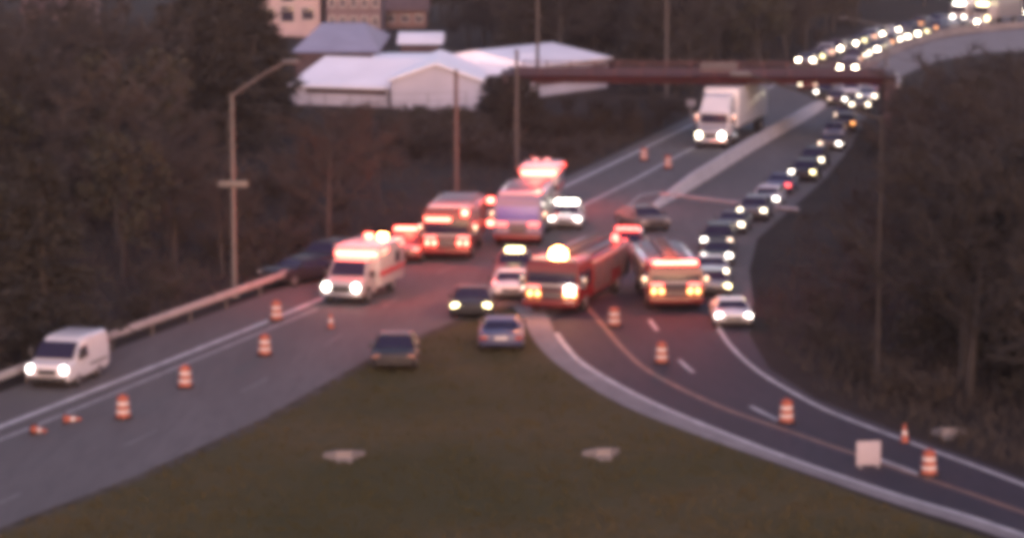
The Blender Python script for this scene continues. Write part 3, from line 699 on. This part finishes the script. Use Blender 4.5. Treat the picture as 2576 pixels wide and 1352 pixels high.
box_lorry('pale lorry with white lamps at the far top of the queue', 2410, 44, 'p_cream', 'head_cool')
box_lorry('far lorry with yellow lamps at the last visible end of the queue', 2468, 46, 'p_silver', 'head_yel')

# ------------------------------------------------------------------ barrels, cones, signs, drains
def make_barrel():
    r = empty('traffic_barrel')
    q = MB(); q.lathe([(.36,0),(.38,.02),(.38,.10),(.30,.12)], 20); q.build('base', M['tyre'], r)
    prof = [(.29,.12),(.29,.28),(.275,.29),(.275,.44),(.26,.45),(.26,.62),(.245,.63),(.245,.80),(.23,.81),(.23,.98),(.20,1.02),(.10,1.03)]
    q = MB(); q.lathe(prof, 20); q.build('body', M['orange'], r)
    for a, b, rr in ((.29,.44,.281),(.63,.80,.251)):
        q = MB(); q.lathe([(rr, a), (rr+.003, a+.01), (rr+.003, b-.01), (rr, b)], 20); q.build('reflective_band', M['reflect'], r)
    q = MB(); q.box(-.09, .09, -.02, .02, 1.02, 1.10, .01); q.build('handle', M['orange'], r)
    return r
GB = 'orange and white traffic barrels'
BARR = [(695,806,'orange white barrel nearest the ambulance on the left carriageway'),(666,894,'orange white barrel second below the ambulance on the left carriageway'),
        (466,975,'orange white barrel mid way along the left carriageway between its neighbours'),(310,1053,'orange white barrel nearest the white van on the left carriageway'),
        (1545,822,'orange white barrel at the top of the ramp near the central fire engine'),(1664,914,'orange white barrel second down the dark ramp'),
        (1978,1064,'orange white barrel third down the dark ramp beside the edge line'),(2336,1196,'orange white barrel last down the ramp past the white board'),
        (1620,404,'small far orange barrel on the edge line of the lorry\'s road'),(1680,424,'small far orange barrel on the lane line ahead of the lorry')]
bp = None
for x, y, lb in BARR:
    if bp is None: bp = make_barrel(); r = bp
    else: r = dup(bp)
    r.location = P(x, y); r.rotation_euler = (0, 0, random.uniform(0, 6)); r.scale = (.92, .92, .84); tag(r, lb, 'barrel', GB)
def make_cone():
    r = empty('traffic_cone')
    q = MB(); q.box(-.2, .2, -.2, .2, 0, .04, .01); q.build('base', M['tyre'], r)
    q = MB(); q.lathe([(.16,.04),(.14,.10),(.05,.66),(.03,.70)], 16); q.build('body', M['orange'], r)
    q = MB(); q.lathe([(.112,.30),(.114,.31),(.088,.46),(.084,.47)], 16); q.build('reflective_band', M['reflect'], r)
    return r
GC = 'orange traffic cones'
CON = [(160,1066,1,'orange cone knocked flat left of the nearest barrel to the van'),(832,826,0,'orange cone standing in front of the ambulance'),
       (84,1092,1,'orange cone knocked flat at the far left edge of the road'),(2275,1112,0,'red orange cone on the outer edge line of the ramp')]
cp = None
for x, y, ly, lb in CON:
    if cp is None: cp = make_cone(); r = cp
    else: r = dup(cp)
    r.location = P(x, y)+Vector((0, 0, .2 if ly else 0)); r.rotation_euler = (R(90) if ly else 0, 0, random.uniform(0, 1.2)-.6+(1.2 if ly else 0)); r.scale = (.95,)*3; tag(r, lb, 'cone', GC)
r = empty('sign_board', P(2184, 1174), .15); tag(r, 'blank white square board standing on the ramp lane', 'sign')
q = MB(); q.box(-.42, .42, -.02, .02, .08, .90, .01); q.build('panel', M['sign_w'], r)
for s in (-.3, .3):
    q = MB(); q.box(s-.03, s+.03, .022, .06, 0, .88); q.box(s-.03, s+.03, -.25, .35, 0, .05); q.build('leg', M['steel'], r)
def headwall(px, py, wd, ry, lb):
    r = empty('drain_headwall', P(px, py), ry); tag(r, lb, 'drain')
    q = MB(); q.loft([[(-wd/2, .5, .0), (-wd/2, .5, .16), (-wd/2, .62, .16), (-wd/2, .62, .0)], [(-wd*.18, 0, .0), (-wd*.18, 0, .34), (-wd*.18, .14, .34), (-wd*.18, .14, 0)],
                      [(wd*.18, 0, 0), (wd*.18, 0, .34), (wd*.18, .14, .34), (wd*.18, .14, 0)], [(wd/2, .9, 0), (wd/2, .9, .14), (wd/2, 1.02, .14), (wd/2, 1.02, 0)]]); q.build('wing_wall', M['conc_d'], r, 20)
    q = MB(); q.box(-wd*.18, wd*.18, -.40, -.02, .0, .07, .02); q.build('apron', M['conc_d'], r)
headwall(866, 1158, 1.45, .05, 'pale concrete drain mouth in the grass nearer the left carriageway')
headwall(1520, 1152, 1.35, .12, 'thin pale concrete drain in the grass nearer the ramp')
headwall(2385, 1100, 1.2, -.2, 'small pale drain in the dark verge beyond the ramp')

# fallen pole across the road
r = empty('fallen_pole', P(1690, 512)); tag(r, 'long thin pale pole lying across the road behind the queue', 'pole')
o0 = Vector(r.location); a, b = P(1655, 508), P(2010, 534)
q = MB(); q.tube([a-o0+Vector((0,0,.55)), lerp(a, b, .5)-o0+Vector((0,0,.32)), b-o0+Vector((0,0,.15))], [.07, .10, .14], 10); q.build('shaft', M['steel'], r)
q = MB(); q.tube([a-o0+Vector((0,0,.55)), P(1610,522)-o0+Vector((0,0,.7)), P(1572,545)-o0+Vector((0,0,.5)), P(1560,570)-o0+Vector((0,0,.12))], [.07,.06,.05,.05], 8); q.build('arm', M['steel'], r)
q = MB(); p_ = P(1585,578)-o0; q.box(p_.x-.5, p_.x+.6, p_.y-.25, p_.y+.25, .02, .2, .08); q.build('lamp_head', M['conc'], r)

# ------------------------------------------------------------------ lamp posts and utility poles
def lamp_post(px, py, top, arm_px, arm_py, lb, bracket=None, rad=.13, pm='pole'):
    p = P(px, py); r = empty('street_lamp', p); h = hz(top, py); tag(r, lb, 'street lamp'); sc = SC(py)
    q = MB(); q.tube([(0,0,0),(0,0,.3),(0,0,.31),(0,0,h)], [rad*1.8, rad*1.8, rad, rad*.6], 10); q.build('pole', M[pm], r)
    dx, dz = (arm_px-px)/sc, hz(arm_py, py)-h
    q = MB(); q.tube([(0,0,h-.1), (dx*.25,0,h+dz*.25-.02), (dx*.6,0,h+dz*.62), (dx,0,h+dz)], [.06,.055,.05,.045], 8)
    q.build('arm', M[pm], r)
    q = MB(); s = 1 if dx > 0 else -1
    q.loft([[(dx+s*x, a*.5, h+dz+.02), (dx+s*x, a*.35, h+dz+.12), (dx+s*x, -a*.35, h+dz+.12), (dx+s*x, -a*.5, h+dz+.02), (dx+s*x, -a*.3, h+dz-.06), (dx+s*x, a*.3, h+dz-.06)] for x, a in ((-.12,.12),(.1,.3),(.5,.36),(.68,.2))]); q.build('lamp_head', M['alu'], r)
    if bracket:
        zb_ = hz(bracket, py); q = MB(); q.box(-.68, .70, -.22, -.14, zb_-.15, zb_+.15, .02); q.build('sign_plate', M['alu'], r)
    return r
lamp_post(590, 748, 240, 722, 163, 'grey lamp post on the left verge with a small plate half way up', 463)
lamp_post(2206, 968, 300, 1872, 196, 'tall dim lamp post in the dark verge, its long arm reaching before the bridge', rad=.09, pm='bark')
lamp_post(2228, 168, 66, 2125, 48, 'far lamp post behind the distant queue', rad=.12)
def util_pole(px, py, top, lb, cross=True):
    p = P(px, py); r = empty('utility_pole', p); h = hz(top, py); tag(r, lb, 'utility pole')
    q = MB(); q.tube([(0,0,0),(0,0,h)], [.17,.11], 10); q.build('shaft', M['wood'], r)
    if cross:
        q = MB(); q.box(-1.1, 1.1, -.18, -.08, h-.8, h-.66)
        for k in (-1, -.5, .5, 1): q.tube([(k,-.13,h-.66),(k,-.13,h-.5)], .05, 6)
        q.build('cross_arm', M['wood'], r)
util_pole(1148, 500, 178, 'wooden pole rising behind the left fire engine', False)
util_pole(1300, 430, 128, 'wooden pole before the dark tree by the white building', False)
util_pole(1352, 262, -60, 'wooden pole behind the white building reaching out of frame', True)
util_pole(1676, 262, -60, 'thin wooden pole standing close behind the bridge', False)

# signs on and near the bridge
r = empty('overhead_sign', P(1806, 346)); tag(r, 'grey overhead sign panel fixed on the bridge above the lorry', 'sign')
q = MB(); q.box(-1.35, 1.35, -.10, -.03, 4.5, 5.5, .02); q.build('panel', M['sign_g'], r)
q = MB(); q.box(-1.35, 1.35, -.34, -.11, 4.3, 4.44, .03); q.build('lighting_tray', M['pole'], r)
q = MB()
for k in (-1, 0, 1): q.box(k-.05, k+.05, -.02, .05, 4.4, 5.5)
q.build('bracket', M['steel'], r)
r = empty('sign_post', P(1738, 300)); tag(r, 'small pale roadside sign left of the lorry', 'sign')
q = MB(); q.box(-.35, .35, -.03, 0, 1.0, 1.55, .01); q.build('panel', M['conc'], r)
q = MB(); q.box(-.04, .04, .001, .06, 0, 1.5); q.build('post', M['steel'], r)

# ------------------------------------------------------------------ buildings
def bbox(name, lb, x0, x1, yb, yt, depth, wallm, roofm, kind='flat', rise=0.0, wins=(), cat='building', skew=0.0):
    """building standing on survey row yb between columns x0 and x1, eaves seen at row yt"""
    a, b = P(x0, yb), P(x1, yb+skew); d = b-a; wd = d.length; r = empty(name, a, math.atan2(d.y, d.x)); tag(r, lb, cat)
    h = hz(yt, yb)
    q = MB(); q.box(0, wd, 0, depth, -.05, h); 
    if kind == 'gable_front':
        q.loft([[(0, 0, h), (wd/2, 0, h+rise), (wd, 0, h)], [(0, depth, h), (wd/2, depth, h+rise), (wd, depth, h)]])
    q.build('wall', wallm, r, 0)
    ov = .35
    q = MB()
    if kind == 'flat':
        q.box(-ov, wd+ov, -ov, depth+ov, h+.003, h+.25, .03)
    elif kind == 'gable_front':
        for s in (0, 1):
            e0 = (-ov, -ov, h-.10) if s == 0 else (wd+ov, -ov, h-.10); e1 = (wd/2, -ov, h+rise+.06)
            q.loft([[e0, e1, (e1[0], e1[1], e1[2]+.16), (e0[0], e0[1], e0[2]+.16)], [(e0[0], depth+ov, e0[2]), (e1[0], depth+ov, e1[2]), (e1[0], depth+ov, e1[2]+.16), (e0[0], depth+ov, e0[2]+.16)]])
    elif kind == 'gable_side':
        q.loft([[(-ov, -ov, h+.003), (-ov, depth/2, h+rise), (-ov, depth+ov, h+.003)], [(wd+ov, -ov, h+.003), (wd+ov, depth/2, h+rise), (wd+ov, depth+ov, h+.003)]])
        q.box(-ov, wd+ov, -ov-.05, -ov+.02, h-.12, h+.02)
    elif kind == 'hip':
        q.loft([[(-ov, -ov, h+.003), (wd+ov, -ov, h+.003), (wd+ov, depth+ov, h+.003), (-ov, depth+ov, h+.003)], [(wd*.22, depth*.45, h+rise), (wd*.78, depth*.45, h+rise), (wd*.78, depth*.55, h+rise), (wd*.22, depth*.55, h+rise)]])
    elif kind == 'vault':
        n = 10; q.loft([[(x, -ov+(depth+2*ov)*k/n, h+.003+rise*math.sin(math.pi*k/n)) for k in range(n+1)] for x in (-ov, wd+ov)])
    elif kind == 'shed':
        q.loft([[(-ov, -ov, h+.003), (-ov, -ov, h+.15), (-ov, depth+ov, h+rise+.15), (-ov, depth+ov, h+.003)], [(wd+ov, -ov, h+.003), (wd+ov, -ov, h+.15), (wd+ov, depth+ov, h+rise+.15), (wd+ov, depth+ov, h+.003)]])
    q.build('roof', roofm, r, 20)
    for u0, u1, v0, v1, nm in wins:
        q = MB(); q.box(wd*u0, wd*u1, -.06, -.005, h*v0, h*v1, .01); wn = q.build(nm, M['glass'] if nm == 'window' else M['wall_d'], r)  # anything but a window is a plain dark strip on the wall
        if nm == 'window':
            q = MB(); a_, b_, c_, d_ = wd*u0, wd*u1, h*v0, h*v1
            for bx in ((a_-.1,b_+.1,c_-.12,c_-.005),(a_-.1,b_+.1,d_+.005,d_+.1),(a_-.1,a_-.005,c_,d_),(b_+.005,b_+.1,c_,d_)): q.box(bx[0],bx[1],-.09,-.005,bx[2],bx[3])
            q.build('frame', M['reflect'], wn, 0)
    return r
row = lambda n, v0, v1, g=.25: [((i+g)/n, (i+1-g)/n, v0, v1, 'window') for i in range(n)]
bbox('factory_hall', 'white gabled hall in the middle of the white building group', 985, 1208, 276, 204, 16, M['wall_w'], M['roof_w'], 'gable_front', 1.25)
bbox('factory_wing', 'long low white roofed wing left of the gabled hall', 735, 978, 262, 214, 15, M['wall_w'], M['roof_w'], 'gable_side', 1.9, [(.15,.97,.62,.92,'dark_band')], skew=8)  # dark strip across the front wall just below the eave
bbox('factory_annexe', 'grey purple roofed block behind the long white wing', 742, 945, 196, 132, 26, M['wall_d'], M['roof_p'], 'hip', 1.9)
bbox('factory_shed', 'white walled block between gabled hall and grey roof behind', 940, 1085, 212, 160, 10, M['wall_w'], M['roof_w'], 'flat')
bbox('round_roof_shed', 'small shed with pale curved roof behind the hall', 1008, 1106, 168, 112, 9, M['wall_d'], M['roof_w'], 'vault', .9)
bbox('factory_link', 'low pale block stepping right from the gabled hall', 1212, 1340, 250, 196, 14, M['wall_w'], M['roof_w'], 'gable_side', 1.6, [(.1,.45,.62,.72,'dark_band')])
bbox('warehouse', 'bright white warehouse with slanting roof nearest the bridge', 1346, 1528, 244, 166, 12, M['wall_w'], M['roof_w'], 'gable_side', 1.1, [(.0,.98,.72,.78,'dark_band'),(.0,.7,.34,.42,'dark_band')], skew=-24)
bbox('apartment_house', 'pale pinkish house with dark middle windows above the grey roof', 642, 806, 92, -40, 10, M['wall_pink'], M['roof_b'], 'gable_side', 2.2,
     [(.40,.60,.66,.92,'window'),(.40,.60,.28,.58,'window'),(.12,.30,.32,.54,'window'),(.72,.90,.32,.54,'window'),(.12,.30,.72,.9,'window'),(.72,.90,.72,.9,'window')], 'house')
bbox('brown_house', 'brown house half hidden among trees behind the white buildings', 966, 1072, 70, 26, 10, M['wall_brn'], M['roof_b'], 'gable_side', 1.6, row(3,.35,.7), 'house')
bbox('pale_house', 'pale house among the trees in the top left corner', 60, 216, 150, 30, 10, M['wall_pink'], M['roof_b'], 'gable_side', 2.0, row(3,.2,.4)+row(3,.6,.8), 'house')
bbox('apartment_block', 'long mauve brown block behind the grey purple roof', 822, 958, 96, -30, 12, M['wall_mv'], M['roof_b'], 'flat', 0, row(5,.25,.42,.3)+row(5,.62,.8,.3))
bbox('loading_shed', 'low pale roofed shed between the gabled hall and the bridge pole', 1098, 1236, 214, 178, 9, M['wall_w'], M['roof_w'], 'gable_side', 1.2)
# wire fence in front of the white buildings
fz = empty('wire_fence', P(800, 290)); tag(fz, 'thin wire fence with posts before the white buildings', 'fence'); o0 = Vector(fz.location)
fp = resample(wpath([(745,272),(850,292),(1000,296),(1210,290)], 6), 3.2)
for p in fp:
    q = MB(); q.tube([p-o0, p-o0+Vector((0,0,1.9))], .035, 6); q.build('post', M['pole'], fz)
q = MB()
for z in (.3,.8,1.3,1.85):
    q.tube([p-o0+Vector((0,0,z)) for p in fp], .014, 4)
q.build('wire', M['pole'], fz)

# ------------------------------------------------------------------ trees
def rv(s=1.0): return Vector((random.uniform(-s,s), random.uniform(-s,s), random.uniform(-s,s)))
def blade(mb, p, d, ln, wd):
    d = d.normalized(); u = d.cross(rv()).normalized()*wd/2
    mb.add([p-u, p+u, p+u*.5+d*ln, p-u*.5+d*ln], [(0,1,2,3)])
def leaf(mb, p, s):
    a = rv().normalized(); b = a.cross(rv()).normalized()
    mb.add([p-a*s, p-b*s*.6, p+a*s, p+b*s*.6], [(0,1,2,3)])
def skeleton(h, spread, up, n1):
    t = MB(); tips = []
    lean = rv(.25); lean.z = 0
    tp = [Vector((0,0,0)), Vector((0,0,h*.3))+lean*.5, Vector((0,0,h*.6))+lean, Vector((0,0,h*.9))+lean*1.6]
    t.tube(tp, [h*.022, h*.017, h*.011, h*.004], 7)
    for i in range(n1):
        u = .28+.66*i/n1; z = u*h; base = Vector((0,0,z))+lean*(u*1.6)
        an = i*2.4+random.uniform(-.4,.4); ln = spread*(1.0-.55*abs(u-.45))*random.uniform(.75,1.15)
        d = Vector((math.cos(an), math.sin(an), up*random.uniform(.6,1.3)))
        mid = base+d*ln*.5+rv(.15); end = base+d*ln+Vector((0,0,ln*.15))+rv(.2)
        t.tube([base, mid, end], [h*.009*(1.2-u), h*.006*(1.2-u), .012], 5)
        for k in range(4):
            s = lerp(base, mid, random.uniform(.4,1)) if k < 2 else lerp(mid, end, random.uniform(.1,.9))
            e = s+(d*.5+rv(.7)).normalized()*ln*random.uniform(.3,.5)
            t.tube([s, lerp(s,e,.5)+rv(.08), e], [h*.004, .02, .008], 4); tips += [(s,e)]
        tips.append((mid,end))
    tips.append((tp[2],tp[3])); return t, tips
def bare_tree():
    r = empty('bare_tree'); t, tips = skeleton(8, 2.9, .75, 18); t.build('trunk', M['bark'], r)
    c = MB()
    for s, e in tips:
        for k in range(30):
            p = lerp(s, e, random.uniform(.2,1.05)); blade(c, p, (e-s).normalized()*.6+rv(.8)+Vector((0,0,.35)), random.uniform(.3,.9), random.uniform(.02,.05))
    c.build('crown', M['twig'], r, 0); return r
def leafy_tree():
    r = empty('leafy_tree'); t, tips = skeleton(8, 2.5, .55, 14); t.build('trunk', M['bark'], r)
    c = MB()
    for s, e in tips:
        if random.random() < .15: continue
        ce = lerp(s, e, .8); rr = random.uniform(.45,.9)
        for k in range(42): leaf(c, ce+rv().normalized()*rr*random.random()**.45*Vector((1,1,.8)).length/1.6, random.uniform(.08,.2))
    c.build('crown', M['leafy'], r, 0); return r
def pine_tree():
    r = empty('pine_tree'); t = MB(); t.tube([(0,0,0),(.05,0,4),(0,0,7.9)], [.2,.13,.03], 8); c = MB()
    z = .9
    while z < 7.9:
        rad = 2.3*(1-(z/8.2))**.8+.15; n = 9
        for i in range(n):
            an = random.uniform(0,6.283); ln = rad*random.uniform(.65,1.15); d = Vector((math.cos(an), math.sin(an), -.12+random.uniform(-.15,.2)))
            t.tube([(0,0,z), d*ln+Vector((0,0,z))], [.03,.008], 4)
            for k in range(int(18*ln)+6):
                p = Vector((0,0,z))+d*ln*random.uniform(.25,1.05)+rv(.14); blade(c, p, d+rv(.9), random.uniform(.22,.45), random.uniform(.07,.14))
        z += .38
    t.build('trunk', M['bark'], r); c.build('crown', M['pine'], r, 0); return r
def bush():
    r = empty('bush'); t = MB(); c = MB()
    for i in range(9):
        an = random.uniform(0,6.283); d = Vector((math.cos(an)*.6, math.sin(an)*.6, 1)); l = random.uniform(1.0,1.9)
        t.tube([rv(.05)*Vector((1,1,0)).length*0+Vector((0,0,0)), d*l*.6+rv(.1), d*l], [.03,.02,.008], 4)
        for k in range(60): leaf(c, d*l*random.uniform(.25,1.0)+rv(.42), random.uniform(.05,.14))
        for k in range(18): blade(c, d*l*random.uniform(.3,1), d+rv(.8), random.uniform(.3,.7), .03)
    for v in c.v:
        if v.z < .02: v.z = .02
    t.build('stem', M['bark'], r); c.build('foliage', M['dry'], r, 0); return r
PT = {'bare_tree':[bare_tree() for _ in range(3)], 'leafy_tree':[leafy_tree() for _ in range(2)], 'pine_tree':[pine_tree() for _ in range(2)], 'bush':[bush() for _ in range(2)]}
USED = set()
def plant(kind, px, py, h, lb, grp, wide=1.0):
    pr = random.choice(PT[kind]); nat = 2.0 if kind == 'bush' else 8.0
    if pr.name not in USED: USED.add(pr.name); r = pr
    else: r = dup(pr)
    r.location = P(px, py); k = h/nat; r.scale = (k*wide*random.uniform(.85,1.15), k*wide*random.uniform(.85,1.15), k); r.rotation_euler = (0,0,random.uniform(0,6.28))
    tag(r, lb, {'bush':'bush'}.get(kind,'tree'), grp)
def inside(x, y, poly):
    c = False; n = len(poly)
    for i in range(n):
        (x0,y0),(x1,y1) = poly[i], poly[i-1]
        if (y0 > y) != (y1 > y) and x < (x1-x0)*(y-y0)/(y1-y0)+x0: c = not c
    return c
def zone(poly, n, mix, hr, top=None, wide=1.0, where=''):
    xs = [p[0] for p in poly]; ys = [p[1] for p in poly]; k = 0; tries = 0; pts = []
    y0, y1 = min(ys), max(ys)
    while k < n and tries < 6000:
        tries += 1
        x, y = random.uniform(min(xs), max(xs)), random.uniform(y0, y1)
        if not inside(x, y, poly): continue
        wp = P(x, y)
        if any((wp-q_).length < 1.3 for q_ in pts): continue
        kind = random.choices([m[0] for m in mix], [m[1] for m in mix])[0]
        h = random.uniform(*hr)*(.3 if kind == 'bush' else 1)
        if top:
            mx = hz(top(x), y)
            if mx < .5: continue
            h = min(h, mx)
        if kind != 'bush' and h < 2.0: kind = 'bush'
        pts.append(wp); k += 1
        ad = {'bare_tree':'bare brown leafless tree','leafy_tree':'olive brown leafy tree','pine_tree':'dark evergreen tree','bush':'low brown bush'}[kind]
        nm = {'bush':'bushes'}.get(kind, kind.replace('_', ' ')+'s')
        plant(kind, x, y, h, f'{ad} {where}', f'{nm} {where}', wide)
def tl(pts):
    def f(x):
        if x <= pts[0][0]: return pts[0][1]
        for (a, b), (c, d) in zip(pts, pts[1:]):
            if x <= c: return b+(d-b)*(x-a)/(c-a)
        return pts[-1][1]
    return f
# left bank: tall wood at the frame edge, lower brush toward the fire engines
zone([(-160,1010),(-160,420),(120,300),(330,330),(420,560),(440,760),(250,860),(30,935)], 34, [('bare_tree',4),('leafy_tree',1),('pine_tree',2),('bush',2)], (6,10), where='in the wood left of the guardrail', wide=1.15)
zone([(-160,420),(-160,140),(420,120),(640,190),(400,330)], 30, [('bare_tree',4),('leafy_tree',2),('pine_tree',2),('bush',1)], (5,9), tl([(0,60),(90,130),(240,110),(420,60),(700,190)]), where='in the upper left wood', wide=1.2)
for x, y, h in ((430,330,9.6),(480,300,11),(540,330,11.5),(600,300,11),(640,330,10.5),(665,290,8.0),(500,380,10),(575,385,9.5)):
    plant('pine_tree', x, y, h, 'tall dark evergreen left of the white buildings', 'tall evergreens left of the white buildings', 1.25)
zone([(430,760),(420,560),(600,420),(700,300),(860,330),(1000,400),(1000,480),(900,600),(730,690),(560,740)], 46, [('bush',5),('bare_tree',1)], (4,6.5), tl([(400,330),(700,290),(1100,330)]), where='on the bank behind the ambulance', wide=1.2)
zone([(780,318),(1216,312),(1300,330),(1290,420),(1000,400),(860,350)], 32, [('bush',4),('leafy_tree',1)], (6,9), tl([(700,258),(900,266),(1200,272),(1320,280)]), where='below the white buildings', wide=1.3)
for x, y, h in ((1236,312,3.8),(1262,345,4.6),(1292,366,5.0),(1320,362,4.7),(1278,330,4.6),(1340,350,3.4)):
    plant('pine_tree', x, y, h, 'small dark evergreen before the white buildings at the bridge end', 'small evergreens at the bridge end', 1.6)
zone([(1330,330),(1330,270),(1520,262),(1780,262),(1730,290),(1560,350),(1400,430),(1340,430)], 24, [('bush',5),('bare_tree',1)], (4,6), tl([(1300,255),(1500,225),(1800,232)]), where='beneath the left span of the bridge', wide=1.3)
# woods behind bridge and buildings
zone([(1300,190),(1300,80),(1540,40),(2050,30),(2200,40),(2060,110),(1900,190),(1780,240),(1540,245),(1530,205)], 70, [('bare_tree',5),('pine_tree',1),('leafy_tree',1),('bush',1)], (7,11), where='in the wood behind the bridge', wide=1.3)
zone([(-200,110),(-200,-60),(2500,-80),(2300,30),(2000,60),(1540,60),(1100,60),(820,60),(640,80),(420,110)], 64, [('bare_tree',6),('leafy_tree',1),('pine_tree',1)], (7,11), tl([(0,-20),(60,60),(220,60),(300,-80),(600,-80),(635,80),(810,80),(830,-100),(960,-60),(970,30),(1080,30),(1100,-100)]), where='along the top edge beyond the buildings', wide=1.4)
zone([(800,100),(980,92),(1130,100),(1260,150),(1360,130),(1360,60),(1100,20),(830,30)], 26, [('bare_tree',5),('bush',1)], (6,9), tl([(790,20),(830,-30),(960,-20),(985,45),(1060,45),(1085,-30)]), where='between the houses and the white buildings', wide=1.3)
zone([(20,200),(20,150),(250,150),(330,200)], 9, [('bare_tree',1)], (4,6), where='before the pale corner house', wide=1.2)
zone([(1880,60),(2260,0),(2500,-40),(2330,-60),(1880,-40)], 22, [('bare_tree',5),('pine_tree',1)], (6,10), where='beyond the distant queue', wide=1.4)
zone([(1860,215),(2000,150),(2080,110),(2190,66),(2120,50),(1900,110),(1800,200)], 16, [('bush',3),('bare_tree',2)], (4,7), where='on the bank left of the distant queue', wide=1.2)
# right-hand verge
RT = tl([(2080,420),(2150,370),(2210,315),(2260,262),(2310,222),(2380,198),(2500,172),(2800,155)])
zone([(2260,262),(2480,170),(2760,150),(2760,420),(2280,420),(2200,390)], 42, [('bush',3),('bare_tree',3),('pine_tree',1)], (4,8), RT, where='on the slope below the far road', wide=1.3)
zone([(2250,420),(2760,420),(2760,1150),(2560,1100),(2440,1010),(2330,960),(2290,800),(2250,600)], 52, [('bare_tree',4),('pine_tree',2),('bush',3)], (5,9), RT, where='in the dark wood right of the queue', wide=1.2)
zone([(2120,520),(2230,440),(2260,700),(2300,900),(2420,1060),(2250,1020),(2080,930),(2020,760)], 22, [('bush',1)], (3,5), where='on the verge right of the queue', wide=1.2)

# undergrowth and tufts that nobody could count
def cover(name, polys, m, n, smin, smax):
    c = MB()
    for poly, k in polys:
        xs = [p[0] for p in poly]; ys = [p[1] for p in poly]; i = 0
        while i < k:
            x, y = random.uniform(min(xs), max(xs)), random.uniform(min(ys), max(ys))
            if not inside(x, y, poly): continue
            p = P(x, y); i += 1
            for j in range(n):
                blade(c, p+Vector((random.uniform(-.5,.5), random.uniform(-.5,.5), 0)), Vector((random.uniform(-.6,.6), random.uniform(-.6,.6), 1)), random.uniform(smin,smax), random.uniform(.03,.08))
    tag(c.build(name, m, ang=0), kind='stuff')
cover('undergrowth', [([(-160,1010),(-160,150),(420,200),(720,300),(1290,330),(1330,440),(1180,520),(1000,600),(730,690),(265,870)], 2600),
                      ([(2180,330),(2480,170),(2760,150),(2760,1250),(2480,1150),(2100,1000),(1960,880),(1930,760),(1950,620),(2060,520)], 2400),
                      ([(1340,460),(1340,300),(1780,262),(1600,350),(1420,440)], 700)], M['dry'], 5, .15, .6)
cover('grass', [([(-300,1500),(60,1318),(350,1206),(660,1066),(900,930),(1080,842),(1260,850),(1360,920),(1560,1040),(1800,1125),(2250,1290),(2600,1420),(2600,1700),(-300,1700)], 5200)], M['grass'], 6, .05, .16)

# ------------------------------------------------------------------ evening haze over the whole valley
hb = MB(); hb.box(-520, 520, -70, 1060, -1.2, 27.0)
ho = tag(hb.build('haze', M['grass'], ang=0), kind='stuff')
hm = bpy.data.materials.new('evening_haze'); hm.use_nodes = True; hn = hm.node_tree; hn.nodes.clear()
pv = hn.nodes.new('ShaderNodeVolumePrincipled'); pv.inputs['Color'].default_value = (.85, .80, .84, 1); pv.inputs['Density'].default_value = .00011
hout = hn.nodes.new('ShaderNodeOutputMaterial'); hn.links.new(pv.outputs[0], hout.inputs['Volume'])
ho.data.materials.clear(); ho.data.materials.append(hm)
